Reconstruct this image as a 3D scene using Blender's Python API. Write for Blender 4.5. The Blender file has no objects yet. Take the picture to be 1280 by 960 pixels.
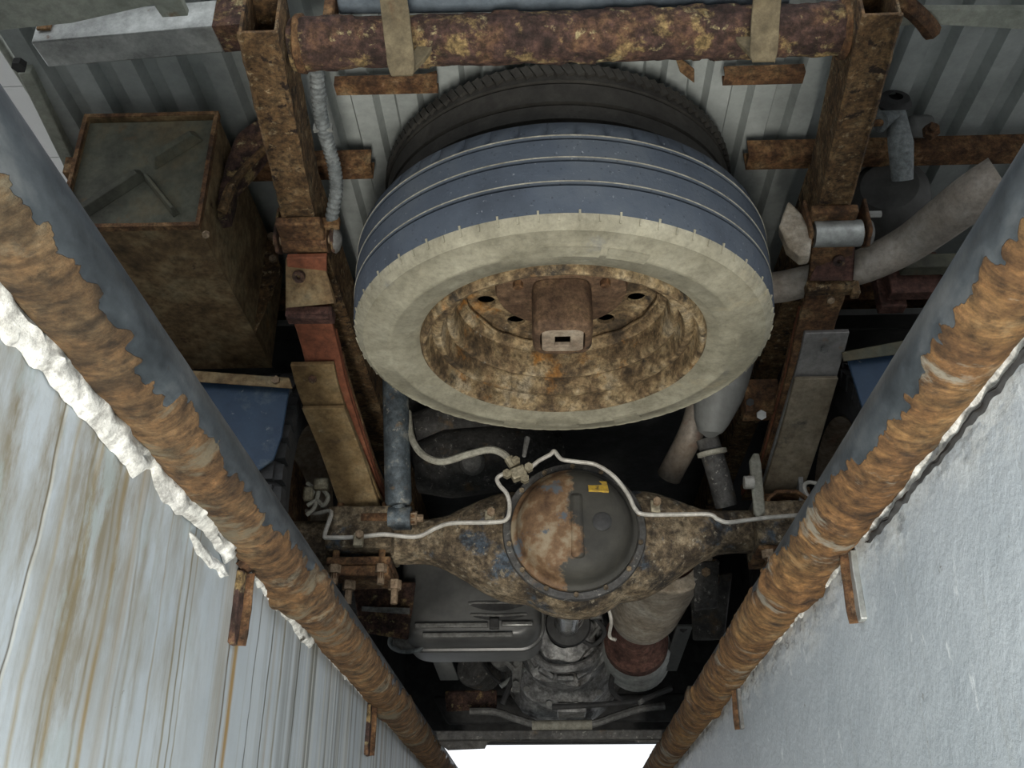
import bpy, bmesh, math, random
from mathutils import Vector, Matrix, noise
random.seed(4)
SC = bpy.context.scene
COL = SC.collection
R = math.radians

# ------------------------------------------------------------------ camera
F = 1280.0
PITCH = math.atan(660 / 1280)
YAW = math.atan(53 / 1280 * math.cos(PITCH))
CAM = Vector((0, 0, -.40))
cam = bpy.data.objects.new('camera', bpy.data.cameras.new('camera'))
COL.objects.link(cam)
cam.location = CAM
cam.rotation_euler = (math.pi / 2 + PITCH, 0, YAW)
cam.data.sensor_width = 36
cam.data.lens = F / 1280 * 36
cam.data.clip_start = .02
SC.camera = cam
CM = cam.rotation_euler.to_matrix()

# ------------------------------------------------------------------ sky, light, exposure
W = bpy.data.worlds.new('overcast_sky'); SC.world = W
W.use_nodes = True
wn = W.node_tree.nodes; wl = W.node_tree.links
wbg = wn['Background']
wbg.inputs['Color'].default_value = (.93, .96, 1, 1)
wbg.inputs['Strength'].default_value = 1.15
# assumed work lamp, added on the pit floor behind the camera (its housing is built further down)
ASSUMED_LAMP = bpy.data.lights.new('assumed_lamp_light', 'AREA'); ASSUMED_LAMP.shape = 'RECTANGLE'
ASSUMED_LAMP.size = .30; ASSUMED_LAMP.size_y = .9; ASSUMED_LAMP.energy = 42; ASSUMED_LAMP.color = (1, .95, .86)
lo = bpy.data.objects.new('assumed_lamp_light', ASSUMED_LAMP); COL.objects.link(lo)
lo.location = (.0, -.15, -1.42); lo.rotation_euler = (math.pi - R(28), 0, 0)
SC.view_settings.view_transform = 'Standard'
SC.view_settings.look = 'None'
SC.view_settings.exposure = 0.2
SC.view_settings.gamma = 1
SC.view_settings.use_curve_mapping = False

# ------------------------------------------------------------------ measuring helper: a pixel of the photo to a place in the pit
def at(px, py, X=None, Y=None, Z=None):
    d = CM @ Vector((px - 640, 480 - py, -F))
    if X is not None: t = (X - CAM.x) / d.x
    elif Y is not None: t = (Y - CAM.y) / d.y
    else: t = (Z - CAM.z) / d.z
    return CAM + d * t

# ------------------------------------------------------------------ materials
def lin(c):
    return tuple(c) + (1,)
class NT:
    def __init__(s, name):
        s.m = bpy.data.materials.new(name); s.m.use_nodes = True
        s.n = s.m.node_tree.nodes; s.l = s.m.node_tree.links
        s.b = s.n['Principled BSDF']
        s.tc = s.n.new('ShaderNodeTexCoord')
    def link(s, a, b): s.l.new(a, b)
    def coord(s, scale=(1, 1, 1), loc=(0, 0, 0)):
        mp = s.n.new('ShaderNodeMapping')
        mp.inputs['Scale'].default_value = scale; mp.inputs['Location'].default_value = loc
        s.link(s.tc.outputs['Object'], mp.inputs['Vector'])
        return mp.outputs['Vector']
    def noise(s, scale, detail=6, rough=.6, vec=None, dist=0):
        t = s.n.new('ShaderNodeTexNoise')
        t.inputs['Scale'].default_value = scale; t.inputs['Detail'].default_value = detail
        t.inputs['Roughness'].default_value = rough; t.inputs['Distortion'].default_value = dist
        s.link(vec if vec is not None else s.tc.outputs['Object'], t.inputs['Vector'])
        return t.outputs['Fac']
    def ramp(s, fac, stops):
        r = s.n.new('ShaderNodeValToRGB')
        e = r.color_ramp.elements
        while len(e) < len(stops): e.new(.5)
        for el, (p, c) in zip(e, stops):
            el.position = p; el.color = lin(c) if hasattr(c, '__len__') else (c, c, c, 1)
        s.link(fac, r.inputs['Fac'])
        return r.outputs['Color']
    def mix(s, fac, a, b, mode='MIX'):
        m = s.n.new('ShaderNodeMix'); m.data_type = 'RGBA'; m.blend_type = mode
        for v, i in ((fac, 0), (a, 6), (b, 7)):
            if hasattr(v, 'is_linked'): s.link(v, m.inputs[i])
            elif i == 0: m.inputs[0].default_value = v
            else: m.inputs[i].default_value = lin(v)
        return m.outputs[2]
    def math(s, op, a, b=None):
        m = s.n.new('ShaderNodeMath'); m.operation = op
        for v, i in ((a, 0), (b, 1)):
            if v is None: continue
            if hasattr(v, 'is_linked'): s.link(v, m.inputs[i])
            else: m.inputs[i].default_value = v
        return m.outputs[0]
    def sep(s, vec=None):
        x = s.n.new('ShaderNodeSeparateXYZ'); s.link(vec or s.tc.outputs['Object'], x.inputs[0]); return x.outputs
    def done(s, col, rough=.8, metal=0., bump=None, strength=.3, dist=.004, spec=.4):
        for v, k in ((col, 'Base Color'), (rough, 'Roughness'), (metal, 'Metallic')):
            if hasattr(v, 'is_linked'): s.link(v, s.b.inputs[k])
            else: s.b.inputs[k].default_value = lin(v) if k == 'Base Color' else v
        s.b.inputs['Specular IOR Level'].default_value = spec
        if bump is not None:
            b = s.n.new('ShaderNodeBump'); b.inputs['Strength'].default_value = strength
            b.inputs['Distance'].default_value = dist
            s.link(bump, b.inputs['Height']); s.link(b.outputs['Normal'], s.b.inputs['Normal'])
        return s.m

def patchy(name, stops, scale=14, rough=.8, metal=0, bump=.5, bscale=90, over=(), spec=.35, dist=.006, crust=None):
    """mottled surface; over = list of (colour, scale, low, high, seed) layers of paint, dust or rust"""
    t = NT(name)
    if crust is None: crust = min(.6, bump * .65)
    c = t.ramp(t.noise(scale, 8, .68), [(.5 + (p - .5) * .8, k) for p, k in stops])
    for col, sc, lo, hi, sd in over:
        m = t.ramp(t.noise(sc, 9, .68, t.coord(loc=(sd, sd * 2, sd * 3))), [(lo, 0.), (hi, 1.)])
        c = t.mix(m, c, col)
    fine = t.noise(bscale, 6, .75)
    c = t.mix(1.0, c, t.ramp(t.noise(scale * 3.7, 8, .75, t.coord(loc=(1.3, 2.1, .4))), [(.36, 1 - crust), (.62, 1 + crust * .9)]), 'MULTIPLY')
    c = t.mix(t.ramp(fine, [(.36, min(.75, crust * 1.3)), (.56, 0.)]), c, (.018, .013, .009))
    return t.done(c, rough, metal, t.mix(.5, t.noise(scale * 2.5, 6, .65), fine), bump, dist, spec)

RUST = [(.3, (.045, .025, .015)), (.48, (.13, .065, .03)), (.6, (.21, .12, .055)), (.72, (.25, .17, .09))]
M = {}
M['rust_rail'] = patchy('rusty frame steel', [(.3, (.05, .03, .015)), (.46, (.135, .078, .034)), (.6, (.195, .125, .06)), (.74, (.25, .18, .10))], 14, .85, .1, 1., 120, over=[((.30, .225, .13), 60, .57, .63, 2.), ((.025, .015, .01), 34, .57, .62, 5.)])
M['rust_dark'] = patchy('dark flaky rust', [(.3, (.02, .013, .012)), (.5, (.075, .042, .034)), (.62, (.12, .065, .04)), (.75, (.2, .12, .06))], 20, .85, .1, 1., 90, over=[((.27, .19, .085), 22, .53, .60, 7.), ((.36, .30, .16), 40, .60, .66, 3.)])
M['rust_brown'] = patchy('brown rust', RUST, 18, .85, .1, .8, 110, over=[((.30, .20, .12), 40, .6, .74, 2.)])
M['rust_box'] = patchy('rusty box sheet', [(.32, (.09, .06, .03)), (.47, (.19, .125, .062)), (.6, (.25, .185, .10)), (.75, (.24, .205, .135))], 9, .8, .1, .5, 70, over=[((.04, .02, .012), 20, .63, .70, 1.), ((.26, .15, .06), 13, .62, .74, 6.)])
M['rust_box_end'] = patchy('dark dusty box end', [(.32, (.045, .045, .036)), (.5, (.085, .088, .065)), (.68, (.12, .1, .06))], 7, .75, .1, .3, 70, over=[((.12, .07, .03), 11, .58, .7, 4.)])
M['spring'] = patchy('dusty brown spring leaf', [(.3, (.14, .085, .035)), (.5, (.25, .165, .075)), (.68, (.32, .235, .125))], 12, .75, .1, .4, 80, over=[((.08, .06, .045), 10, .60, .72, 4.), ((.38, .31, .19), 34, .63, .74, 6.)])
M['spring_grey'] = patchy('grey brown spring leaf', [(.3, (.15, .115, .075)), (.5, (.20, .165, .115)), (.7, (.25, .215, .16))], 10, .65, .2, .3, 80, over=[((.06, .06, .05), 12, .58, .68, 4.), ((.31, .15, .06), 14, .64, .74, 9.)])
M['spring_steel'] = patchy('worn grey leaf tip', [(.3, (.17, .165, .16)), (.6, (.27, .26, .25))], 10, .5, .4, .2, 80, over=[((.26, .15, .08), 18, .62, .74, 1.)])
M['hookbar'] = patchy('olive brown flat bar', [(.3, (.095, .075, .042)), (.6, (.17, .14, .085))], 12, .75, .1, .4, 80, over=[((.1, .06, .03), 16, .6, .7, 4.)])
M['spring_red'] = patchy('red brown leaf', [(.3, (.15, .05, .026)), (.6, (.26, .09, .045)), (.75, (.28, .14, .08))], 14, .8, 0, .4, 80)
M['axle'] = patchy('muddy rusted axle', [(.34, (.07, .053, .036)), (.5, (.175, .132, .082)), (.64, (.28, .225, .15))], 16, .8, .1, 1., 80, over=[((.07, .09, .112), 9, .57, .63, 11.), ((.035, .03, .025), 8, .55, .63, 2.), ((.30, .26, .19), 60, .58, .64, 4.)])
M['bolt'] = patchy('dusty bolt', [(.35, (.15, .1, .06)), (.65, (.36, .27, .18))], 40, .7, .3, .4, 200)
M['zinc'] = patchy('zinc plated steel', [(.3, (.27, .28, .27)), (.7, (.52, .54, .52))], 16, .45, .6, .2, 90, over=[((.16, .09, .05), 22, .64, .72, 3.)])
M['old_paint'] = patchy('dull grey green paint', [(.3, (.24, .26, .22)), (.65, (.37, .385, .33))], 14, .65, .1, .2, 80, over=[((.2, .12, .06), 18, .63, .73, 3.)])
M['bumper'] = patchy('blue grey bumper steel', [(.3, (.14, .18, .22)), (.7, (.25, .30, .35))], 12, .5, .4, .2, 80)
M['bed'] = patchy('pale painted sheet', [(.3, (.27, .295, .285)), (.65, (.40, .43, .42))], 6, .55, 0, .1, 60, over=[((.22, .22, .2), 5, .64, .8, 8.), ((.25, .13, .06), 9, .73, .78, 3.)])
M['grey_steel'] = patchy('grey dusty steel', [(.3, (.12, .12, .115)), (.7, (.25, .25, .24))], 18, .6, .3, .4, 90)
M['shock'] = patchy('blue grey shock tube', [(.35, (.04, .05, .058)), (.55, (.095, .117, .132)), (.7, (.27, .27, .24))], 22, .5, .3, .4, 120, over=[((.17, .12, .07), 30, .60, .7, 3.), ((.42, .40, .34), 50, .62, .70, 5.)])
M['shock_grey'] = patchy('grey dust cover', [(.3, (.13, .135, .13)), (.7, (.19, .195, .19))], 8, .6, .1, .15, 80)
M['pipe_beige'] = patchy('beige stained exhaust pipe', [(.3, (.24, .18, .13)), (.6, (.40, .33, .25)), (.75, (.48, .42, .34))], 14, .7, .1, .4, 90, over=[((.22, .11, .08), 12, .60, .72, 5.)])
M['tailpipe'] = patchy('grey beige tailpipe', [(.3, (.2, .165, .13)), (.6, (.30, .27, .235)), (.75, (.36, .34, .31))], 9, .6, .2, .3, 90, over=[((.25, .14, .1), 10, .6, .75, 5.)])
M['muffler'] = patchy('dusty muffler steel', [(.3, (.23, .19, .14)), (.55, (.38, .335, .27)), (.7, (.46, .43, .37))], 14, .6, .3, .4, 90, over=[((.14, .09, .06), 16, .63, .72, 5.)])
M['rust_red'] = patchy('red brown rusted plate', [(.3, (.06, .03, .025)), (.6, (.14, .07, .055)), (.75, (.2, .12, .09))], 18, .85, .1, .7, 90)
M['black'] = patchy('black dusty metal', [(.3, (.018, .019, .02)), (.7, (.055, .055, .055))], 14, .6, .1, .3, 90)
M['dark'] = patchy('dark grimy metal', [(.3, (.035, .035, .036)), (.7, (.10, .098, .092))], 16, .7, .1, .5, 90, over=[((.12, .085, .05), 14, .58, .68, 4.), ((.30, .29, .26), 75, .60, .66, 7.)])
M['tank'] = patchy('black plastic tank', [(.3, (.055, .056, .056)), (.7, (.11, .11, .105))], 7, .36, .0, .12, 60, spec=.6)
M['alu'] = patchy('oily cast aluminium', [(.3, (.16, .16, .16)), (.55, (.36, .36, .355)), (.7, (.55, .55, .54))], 20, .45, .5, .5, 90, over=[((.04, .035, .03), 13, .52, .66, 4.)])
M['chrome'] = patchy('polished shaft steel', [(.3, (.5, .5, .5)), (.7, (.75, .75, .75))], 10, .18, 1., .08, 40)
M['bright'] = patchy('bright steel band', [(.3, (.25, .25, .24)), (.7, (.45, .45, .43))], 14, .35, .8, .2, 60)
M['line'] = patchy('pale coated brake line', [(.3, (.36, .34, .30)), (.7, (.58, .56, .51))], 30, .5, .2, .2, 150)
M['hose'] = patchy('dusty rubber hose', [(.3, (.22, .21, .17)), (.7, (.37, .36, .30))], 30, .75, 0, .3, 150)
M['conduit'] = patchy('grey dusty conduit', [(.3, (.10, .115, .12)), (.7, (.24, .26, .26))], 24, .65, .1, .4, 120)
M['brass'] = patchy('dull brass fitting', [(.3, (.2, .17, .11)), (.7, (.42, .38, .28))], 40, .55, .5, .4, 160)
M['yellow'] = patchy('worn yellow sticker', [(.4, (.55, .36, .04)), (.6, (.42, .27, .05))], 90, .7, 0, .2, 200, over=[((.08, .06, .03), 60, .58, .64, 4.)])
M['rubber'] = patchy('black tyre rubber', [(.3, (.025, .026, .028)), (.7, (.06, .06, .06))], 14, .75, 0, .3, 90)
M['rubber_brown'] = patchy('dusty dark tyre rubber', [(.3, (.022, .021, .019)), (.7, (.055, .052, .045))], 10, .8, 0, .3, 90)
M['flap'] = patchy('blue mud flap', [(.3, (.014, .032, .065)), (.7, (.035, .065, .11))], 6, .5, 0, .1, 60, over=[((.10, .13, .15), 9, .57, .7, 3.), ((.2, .22, .22), 60, .63, .69, 3.)])
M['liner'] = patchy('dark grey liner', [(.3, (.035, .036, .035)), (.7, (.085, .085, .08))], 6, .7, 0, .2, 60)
M['plaster'] = patchy('white crumbling plaster', [(.3, (.46, .46, .43)), (.6, (.66, .66, .63))], 14, .9, 0, .6, 80, over=[((.06, .055, .045), 22, .66, .70, 4.), ((.42, .27, .13), 12, .68, .76, 2.)])
M['ground'] = patchy('grey concrete yard', [(.3, (.22, .215, .20)), (.7, (.33, .325, .31))], 6, .9, 0, .3, 80)
M['ceil'] = patchy('white ceiling panel', [(.3, (.82, .83, .82)), (.7, (.88, .89, .88))], 4, .5, 0, .02, 30)

def m_tread():  # blue cast of the light is mixed into the rubber colour
    t = NT('worn tread with blue light cast')
    c = t.ramp(t.noise(7, 8, .6), [(.3, (.04, .05, .066)), (.5, (.058, .073, .096)), (.7, (.085, .10, .118))])
    v = t.n.new('ShaderNodeTexVoronoi'); v.inputs['Scale'].default_value = 95
    t.link(t.tc.outputs['Object'], v.inputs['Vector'])
    c = t.mix(t.ramp(v.outputs['Distance'], [(.10, .7), (.20, 0.)]), c, (.03, .036, .048))
    c = t.mix(t.ramp(t.noise(150, 4, .6), [(.66, 0.), (.74, .6)]), c, (.3, .33, .36))
    return t.done(c, .7, 0, t.noise(120, 5, .6), .35, .003, .3)
M['tread'] = m_tread()
M['sidewall'] = patchy('dust coated sidewall', [(.3, (.205, .192, .14)), (.5, (.275, .26, .195)), (.7, (.34, .325, .25))], 8, .85, 0, .25, 110, over=[((.19, .19, .175), 9, .6, .72, 3.), ((.38, .33, .22), 5, .6, .75, 8.)])
M['rim'] = patchy('rusty painted rim', [(.34, (.07, .05, .03)), (.45, (.19, .13, .07)), (.55, (.33, .245, .135)), (.68, (.42, .35, .24))], 13, .75, .1, .8, 90, over=[((.34, .155, .035), 9, .59, .67, 4.), ((.045, .038, .03), 14, .58, .66, 9.), ((.36, .33, .26), 34, .64, .72, 2.)])
M['hub'] = patchy('brown rusted hub plate', [(.3, (.085, .05, .032)), (.6, (.16, .10, .06)), (.75, (.26, .17, .09))], 20, .8, .1, .6, 90, over=[((.03, .025, .02), 20, .62, .68, 3.)])

def m_cover():
    t = NT('differential cover with worn black paint')
    rust = t.ramp(t.noise(22, 8, .65), [(.36, (.07, .038, .02)), (.5, (.165, .098, .05)), (.62, (.26, .21, .14))])
    rust = t.mix(t.ramp(t.noise(16, 8, .7, t.coord(loc=(3, 1, 2))), [(.57, 0.), (.63, 1.)]), rust, (.085, .10, .115))
    black = t.ramp(t.noise(14, 6, .6), [(.3, (.022, .022, .02)), (.7, (.06, .057, .047))])
    x = t.sep()
    nz = t.noise(9, 8, .65)
    k = t.math('ADD', t.math('MULTIPLY', t.math('ADD', x[0], .022), 9.), t.math('MULTIPLY', t.math('SUBTRACT', nz, .5), 2.6))
    m = t.ramp(k, [(.0, 0.), (.12, 1.)])
    return t.done(t.mix(m, rust, black), .68, .1, t.noise(60, 6, .7), .35, .003, .4)
M['cover'] = m_cover()

def m_pipe(name, rcols, dirty=.85, greyc=(.12, .105, .072)):
    """kick rail of the pit: worn steel above, flaked rust below; the 'rust' attribute is where the rust scale was modelled"""
    t = NT(name)
    at_ = t.n.new('ShaderNodeAttribute'); at_.attribute_name = 'rust'
    steel = t.ramp(t.noise(26, 7, .65, t.coord((1, .35, 1))), [(.34, (.020, .025, .029)), (.5, (.045, .054, .061)), (.68, (.10, .108, .112))])
    steel = t.mix(t.ramp(t.noise(70, 5, .6), [(.66, 0.), (.72, .8)]), steel, (.03, .028, .026))
    rs = t.ramp(t.noise(11, 9, .7), rcols)
    rs = t.mix(t.ramp(t.noise(30, 8, .7, t.coord((1.5, 1, 1.5), (4, 1, 2))), [(.56, 0.), (.66, 1.)]), rs, (.25, .135, .055))
    rs = t.mix(t.ramp(t.noise(16, 8, .7, t.coord((1, 1, 1), (9, 3, 2))), [(.58, 0.), (.68, .9)]), rs, (.055, .035, .022))
    rs = t.mix(t.ramp(t.noise(9, 8, .7, t.coord((1, 1, 1), (1, 7, 5))), [(.58, 0.), (.66, .8)]), rs, (.26, .235, .17))
    y_ = t.sep()[1]
    dirt = t.ramp(t.math('ADD', t.math('MULTIPLY', y_, .6), t.math('MULTIPLY', t.noise(14, 7, .7), .8)), [(.62, dirty), (1.0, .0)])
    rs = t.mix(dirt, rs, t.ramp(t.noise(18, 8, .75), [(.36, (.026, .019, .010)), (.5, (.062, .045, .024)), (.64, (.115, .09, .052))]))
    rs = t.mix(1., rs, t.ramp(t.noise(55, 8, .75), [(.36, .35), (.62, 1.45)]), 'MULTIPLY')
    st = t.noise(14, 7, .72, t.coord((1, 4.5, 1), (2, 5, 1)), .6)
    rs = t.mix(1., rs, t.ramp(st, [(.36, .4), (.5, .68), (.62, 1.02)]), 'MULTIPLY')
    rs = t.mix(t.ramp(t.noise(7, 7, .7, t.coord((1, 2, 1), (6, 2, 8))), [(.56, 0.), (.62, .8)]), rs, greyc)
    k = t.math('ADD', at_.outputs['Fac'], t.math('MULTIPLY', t.math('SUBTRACT', t.noise(60, 8, .75), .5), .7))
    m = t.ramp(k, [(.44, 0.), (.54, 1.)])
    rough = t.ramp(m, [(0, .42), (1, .85)])
    return t.done(t.mix(m, steel, rs), rough, .12, t.mix(m, t.math('MULTIPLY', t.noise(90, 4, .5), .12), t.mix(.4, t.noise(45, 8, .75), st)), .7, .007, .4)
M['pipe_l'] = m_pipe('worn steel pipe with brown rust', [(.34, (.055, .03, .014)), (.46, (.125, .066, .026)), (.57, (.18, .10, .042)), (.68, (.20, .14, .075))])
M['pipe_r'] = m_pipe('worn steel pipe with orange rust', [(.34, (.07, .036, .016)), (.46, (.165, .083, .03)), (.57, (.235, .13, .048)), (.68, (.25, .175, .09))], .3, (.22, .21, .17))

def m_wall_left():
    t = NT('pale painted pit wall with rust runs')
    x = t.sep()
    base = t.ramp(t.noise(5, 7, .6), [(.3, (.37, .415, .445)), (.7, (.49, .54, .575))])
    def run(sy, sz, lo, hi, loc): return t.ramp(t.noise(1, 6, .6, t.coord((1, sy, sz), loc), .15), [(lo, 0.), (hi, 1.)])
    zn = t.math('ADD', x[2], t.math('MULTIPLY', t.noise(1, 5, .6, t.coord((1, 30, .6))), .9))
    top = t.ramp(t.math('ADD', zn, .5), [(.15, .25), (.62, 1.)])
    c = t.mix(t.math('MULTIPLY', t.math('MULTIPLY', run(20, .35, .56, .70, (0, 0, 0)), top), .7), base, (.30, .235, .135))
    c = t.mix(t.math('MULTIPLY', t.math('MULTIPLY', run(60, .5, .56, .68, (3, 5, 1)), top), .55), c, (.27, .26, .20))
    fy = t.math('MINIMUM', t.math('MAXIMUM', t.math('MULTIPLY', t.math('SUBTRACT', x[1], 1.12), 3.), 0.), 1.)
    c = t.mix(t.math('MULTIPLY', t.math('MULTIPLY', t.math('MULTIPLY', run(34, .5, .50, .62, (7, 2, 4)), fy), top), .8), c, (.15, .15, .12))
    c = t.mix(t.math('MULTIPLY', t.math('MULTIPLY', run(60, .6, .55, .62, (1, 8, 4)), fy), .7), c, (.55, .57, .54))
    # single long runs: place along the wall, half width, strength, colour
    wob = t.math('MULTIPLY', t.math('SUBTRACT', t.noise(1, 3, .5, t.coord((1, 2, 5))), .5), .05)
    yy = t.math('ADD', x[1], wob)
    for y0, w, k, col in RUNS:
        g = t.math('MAXIMUM', t.math('SUBTRACT', 1., t.math('DIVIDE', t.math('ABSOLUTE', t.math('SUBTRACT', yy, y0)), w)), 0.)
        g = t.math('MULTIPLY', t.math('MULTIPLY', g, k), t.ramp(t.noise(1, 6, .7, t.coord((1, 90, 7), (y0, 2, 1))), [(.32, .35), (.55, 1.)]))
        c = t.mix(t.math('MINIMUM', g, 1.), c, col)
    near = t.math('MINIMUM', t.math('MAXIMUM', t.math('SUBTRACT', 1.1, t.math('MULTIPLY', t.math('ABSOLUTE', t.math('SUBTRACT', x[1], .60)), 2.0)), 0.), 1.)
    g = t.ramp(t.noise(1, 8, .68, t.coord((1, 26, 8), (2, 9, 1))), [(.40, 0.), (.58, 1.)])
    zt = t.ramp(t.math('ADD', zn, .55), [(.55, 0.), (.95, 1.)])
    c = t.mix(t.math('MULTIPLY', t.math('MULTIPLY', near, g), zt), c, (.20, .165, .095))
    w = t.math('MULTIPLY', t.math('MULTIPLY', near, zt), t.ramp(t.noise(1, 8, .68, t.coord((1, 20, 9), (6, 4, 3))), [(.54, 0.), (.62, 1.)]))
    c = t.mix(t.math('MULTIPLY', w, .8), c, (.36, .42, .42))
    c = t.mix(t.ramp(t.noise(1, 6, .7, t.coord((1, 55, 40), (6, 4, 3))), [(.70, 0.), (.73, .8)]), c, (.12, .10, .07))
    return t.done(c, .5, 0, t.mix(.5, t.noise(28, 6, .6, t.coord((1, 1, .25))), t.noise(8, 8, .65)), .35, .006, .4)
RUNS = []
for px_, py_, w_, k_, c_ in ((288, 870, .012, 1.6, (.33, .22, .09)), (280, 870, .004, 1.2, (.12, .09, .05)), (222, 780, .004, 1.1, (.24, .21, .13)), (231, 780, .003, 1.1, (.18, .16, .10)), (238, 780, .003, .9, (.24, .21, .13)),
                             (172, 690, .004, 1., (.22, .20, .15)), (128, 760, .007, 1.3, (.31, .24, .13)), (118, 760, .004, 1., (.22, .18, .10)), (85, 760, .007, 1.2, (.33, .27, .16)), (76, 760, .003, 1., (.24, .2, .12)), (200, 760, .003, .9, (.3, .27, .2)),
                             (46, 760, .005, .8, (.35, .31, .22)), (32, 700, .0022, 1.3, (.10, .085, .06)), (35, 700, .003, 1.0, (.62, .63, .58)), (322, 800, .003, 1.2, (.1, .1, .08)), (338, 820, .004, 1.3, (.12, .12, .09)), (352, 830, .008, 1.2, (.24, .23, .18)), (372, 840, .004, 1.3, (.10, .10, .08))):
    RUNS.append((at(px_, py_, X=-.335).y, w_, k_, c_))
M['wall_l'] = m_wall_left()
def m_wall_right():
    t = NT('grey painted pit wall with scuffs')
    c = t.ramp(t.noise(4, 7, .6), [(.3, (.345, .39, .425)), (.7, (.47, .515, .55))])
    c = t.mix(t.ramp(t.noise(22, 8, .72, t.coord((1, 1.6, .7))), [(.61, 0.), (.645, .75)]), c, (.68, .72, .74))
    c = t.mix(t.ramp(t.noise(50, 6, .75), [(.66, 0.), (.69, .9)]), c, (.15, .145, .13))
    c = t.mix(t.ramp(t.noise(1, 5, .6, t.coord((1, 40, 3), (2, 1, 1))), [(.58, 0.), (.68, .4)]), c, (.33, .35, .35))
    x = t.sep()
    top = t.ramp(t.math('ADD', t.math('ADD', x[2], .22), t.math('MULTIPLY', t.noise(20, 8, .7), .12)), [(.005, 0.), (.04, 0.)])
    pe = t.math('MULTIPLY', t.ramp(t.noise(40, 8, .72, t.coord((1, .5, 1.4))), [(.5, 0.), (.54, 1.)]), t.ramp(t.math('ADD', t.math('MULTIPLY', t.math('ADD', x[2], .80), 1.), t.math('MULTIPLY', t.noise(9, 6, .7), .16)), [(.78, 0.), (.84, 1.)]))
    c = t.mix(pe, c, (.06, .055, .045))
    pw = t.math('MULTIPLY', t.ramp(t.noise(34, 8, .72, t.coord((1, .5, 1.4), (3, 3, 3))), [(.47, 0.), (.51, 1.)]), t.ramp(t.math('ADD', t.math('MULTIPLY', t.math('ADD', x[2], .80), 1.), t.math('MULTIPLY', t.noise(9, 6, .7), .16)), [(.76, 0.), (.84, 1.)]))
    c = t.mix(t.math('MULTIPLY', pw, .8), c, (.74, .77, .76))
    return t.done(c, .42, 0, t.mix(.5, t.noise(14, 6, .6), t.noise(60, 6, .7)), .5, .007, .45)
M['wall_r'] = m_wall_right()
M['concrete'] = patchy('pale concrete pit floor', [(.3, (.5, .5, .48)), (.7, (.66, .66, .64))], 6, .85, 0, .3, 60)

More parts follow.
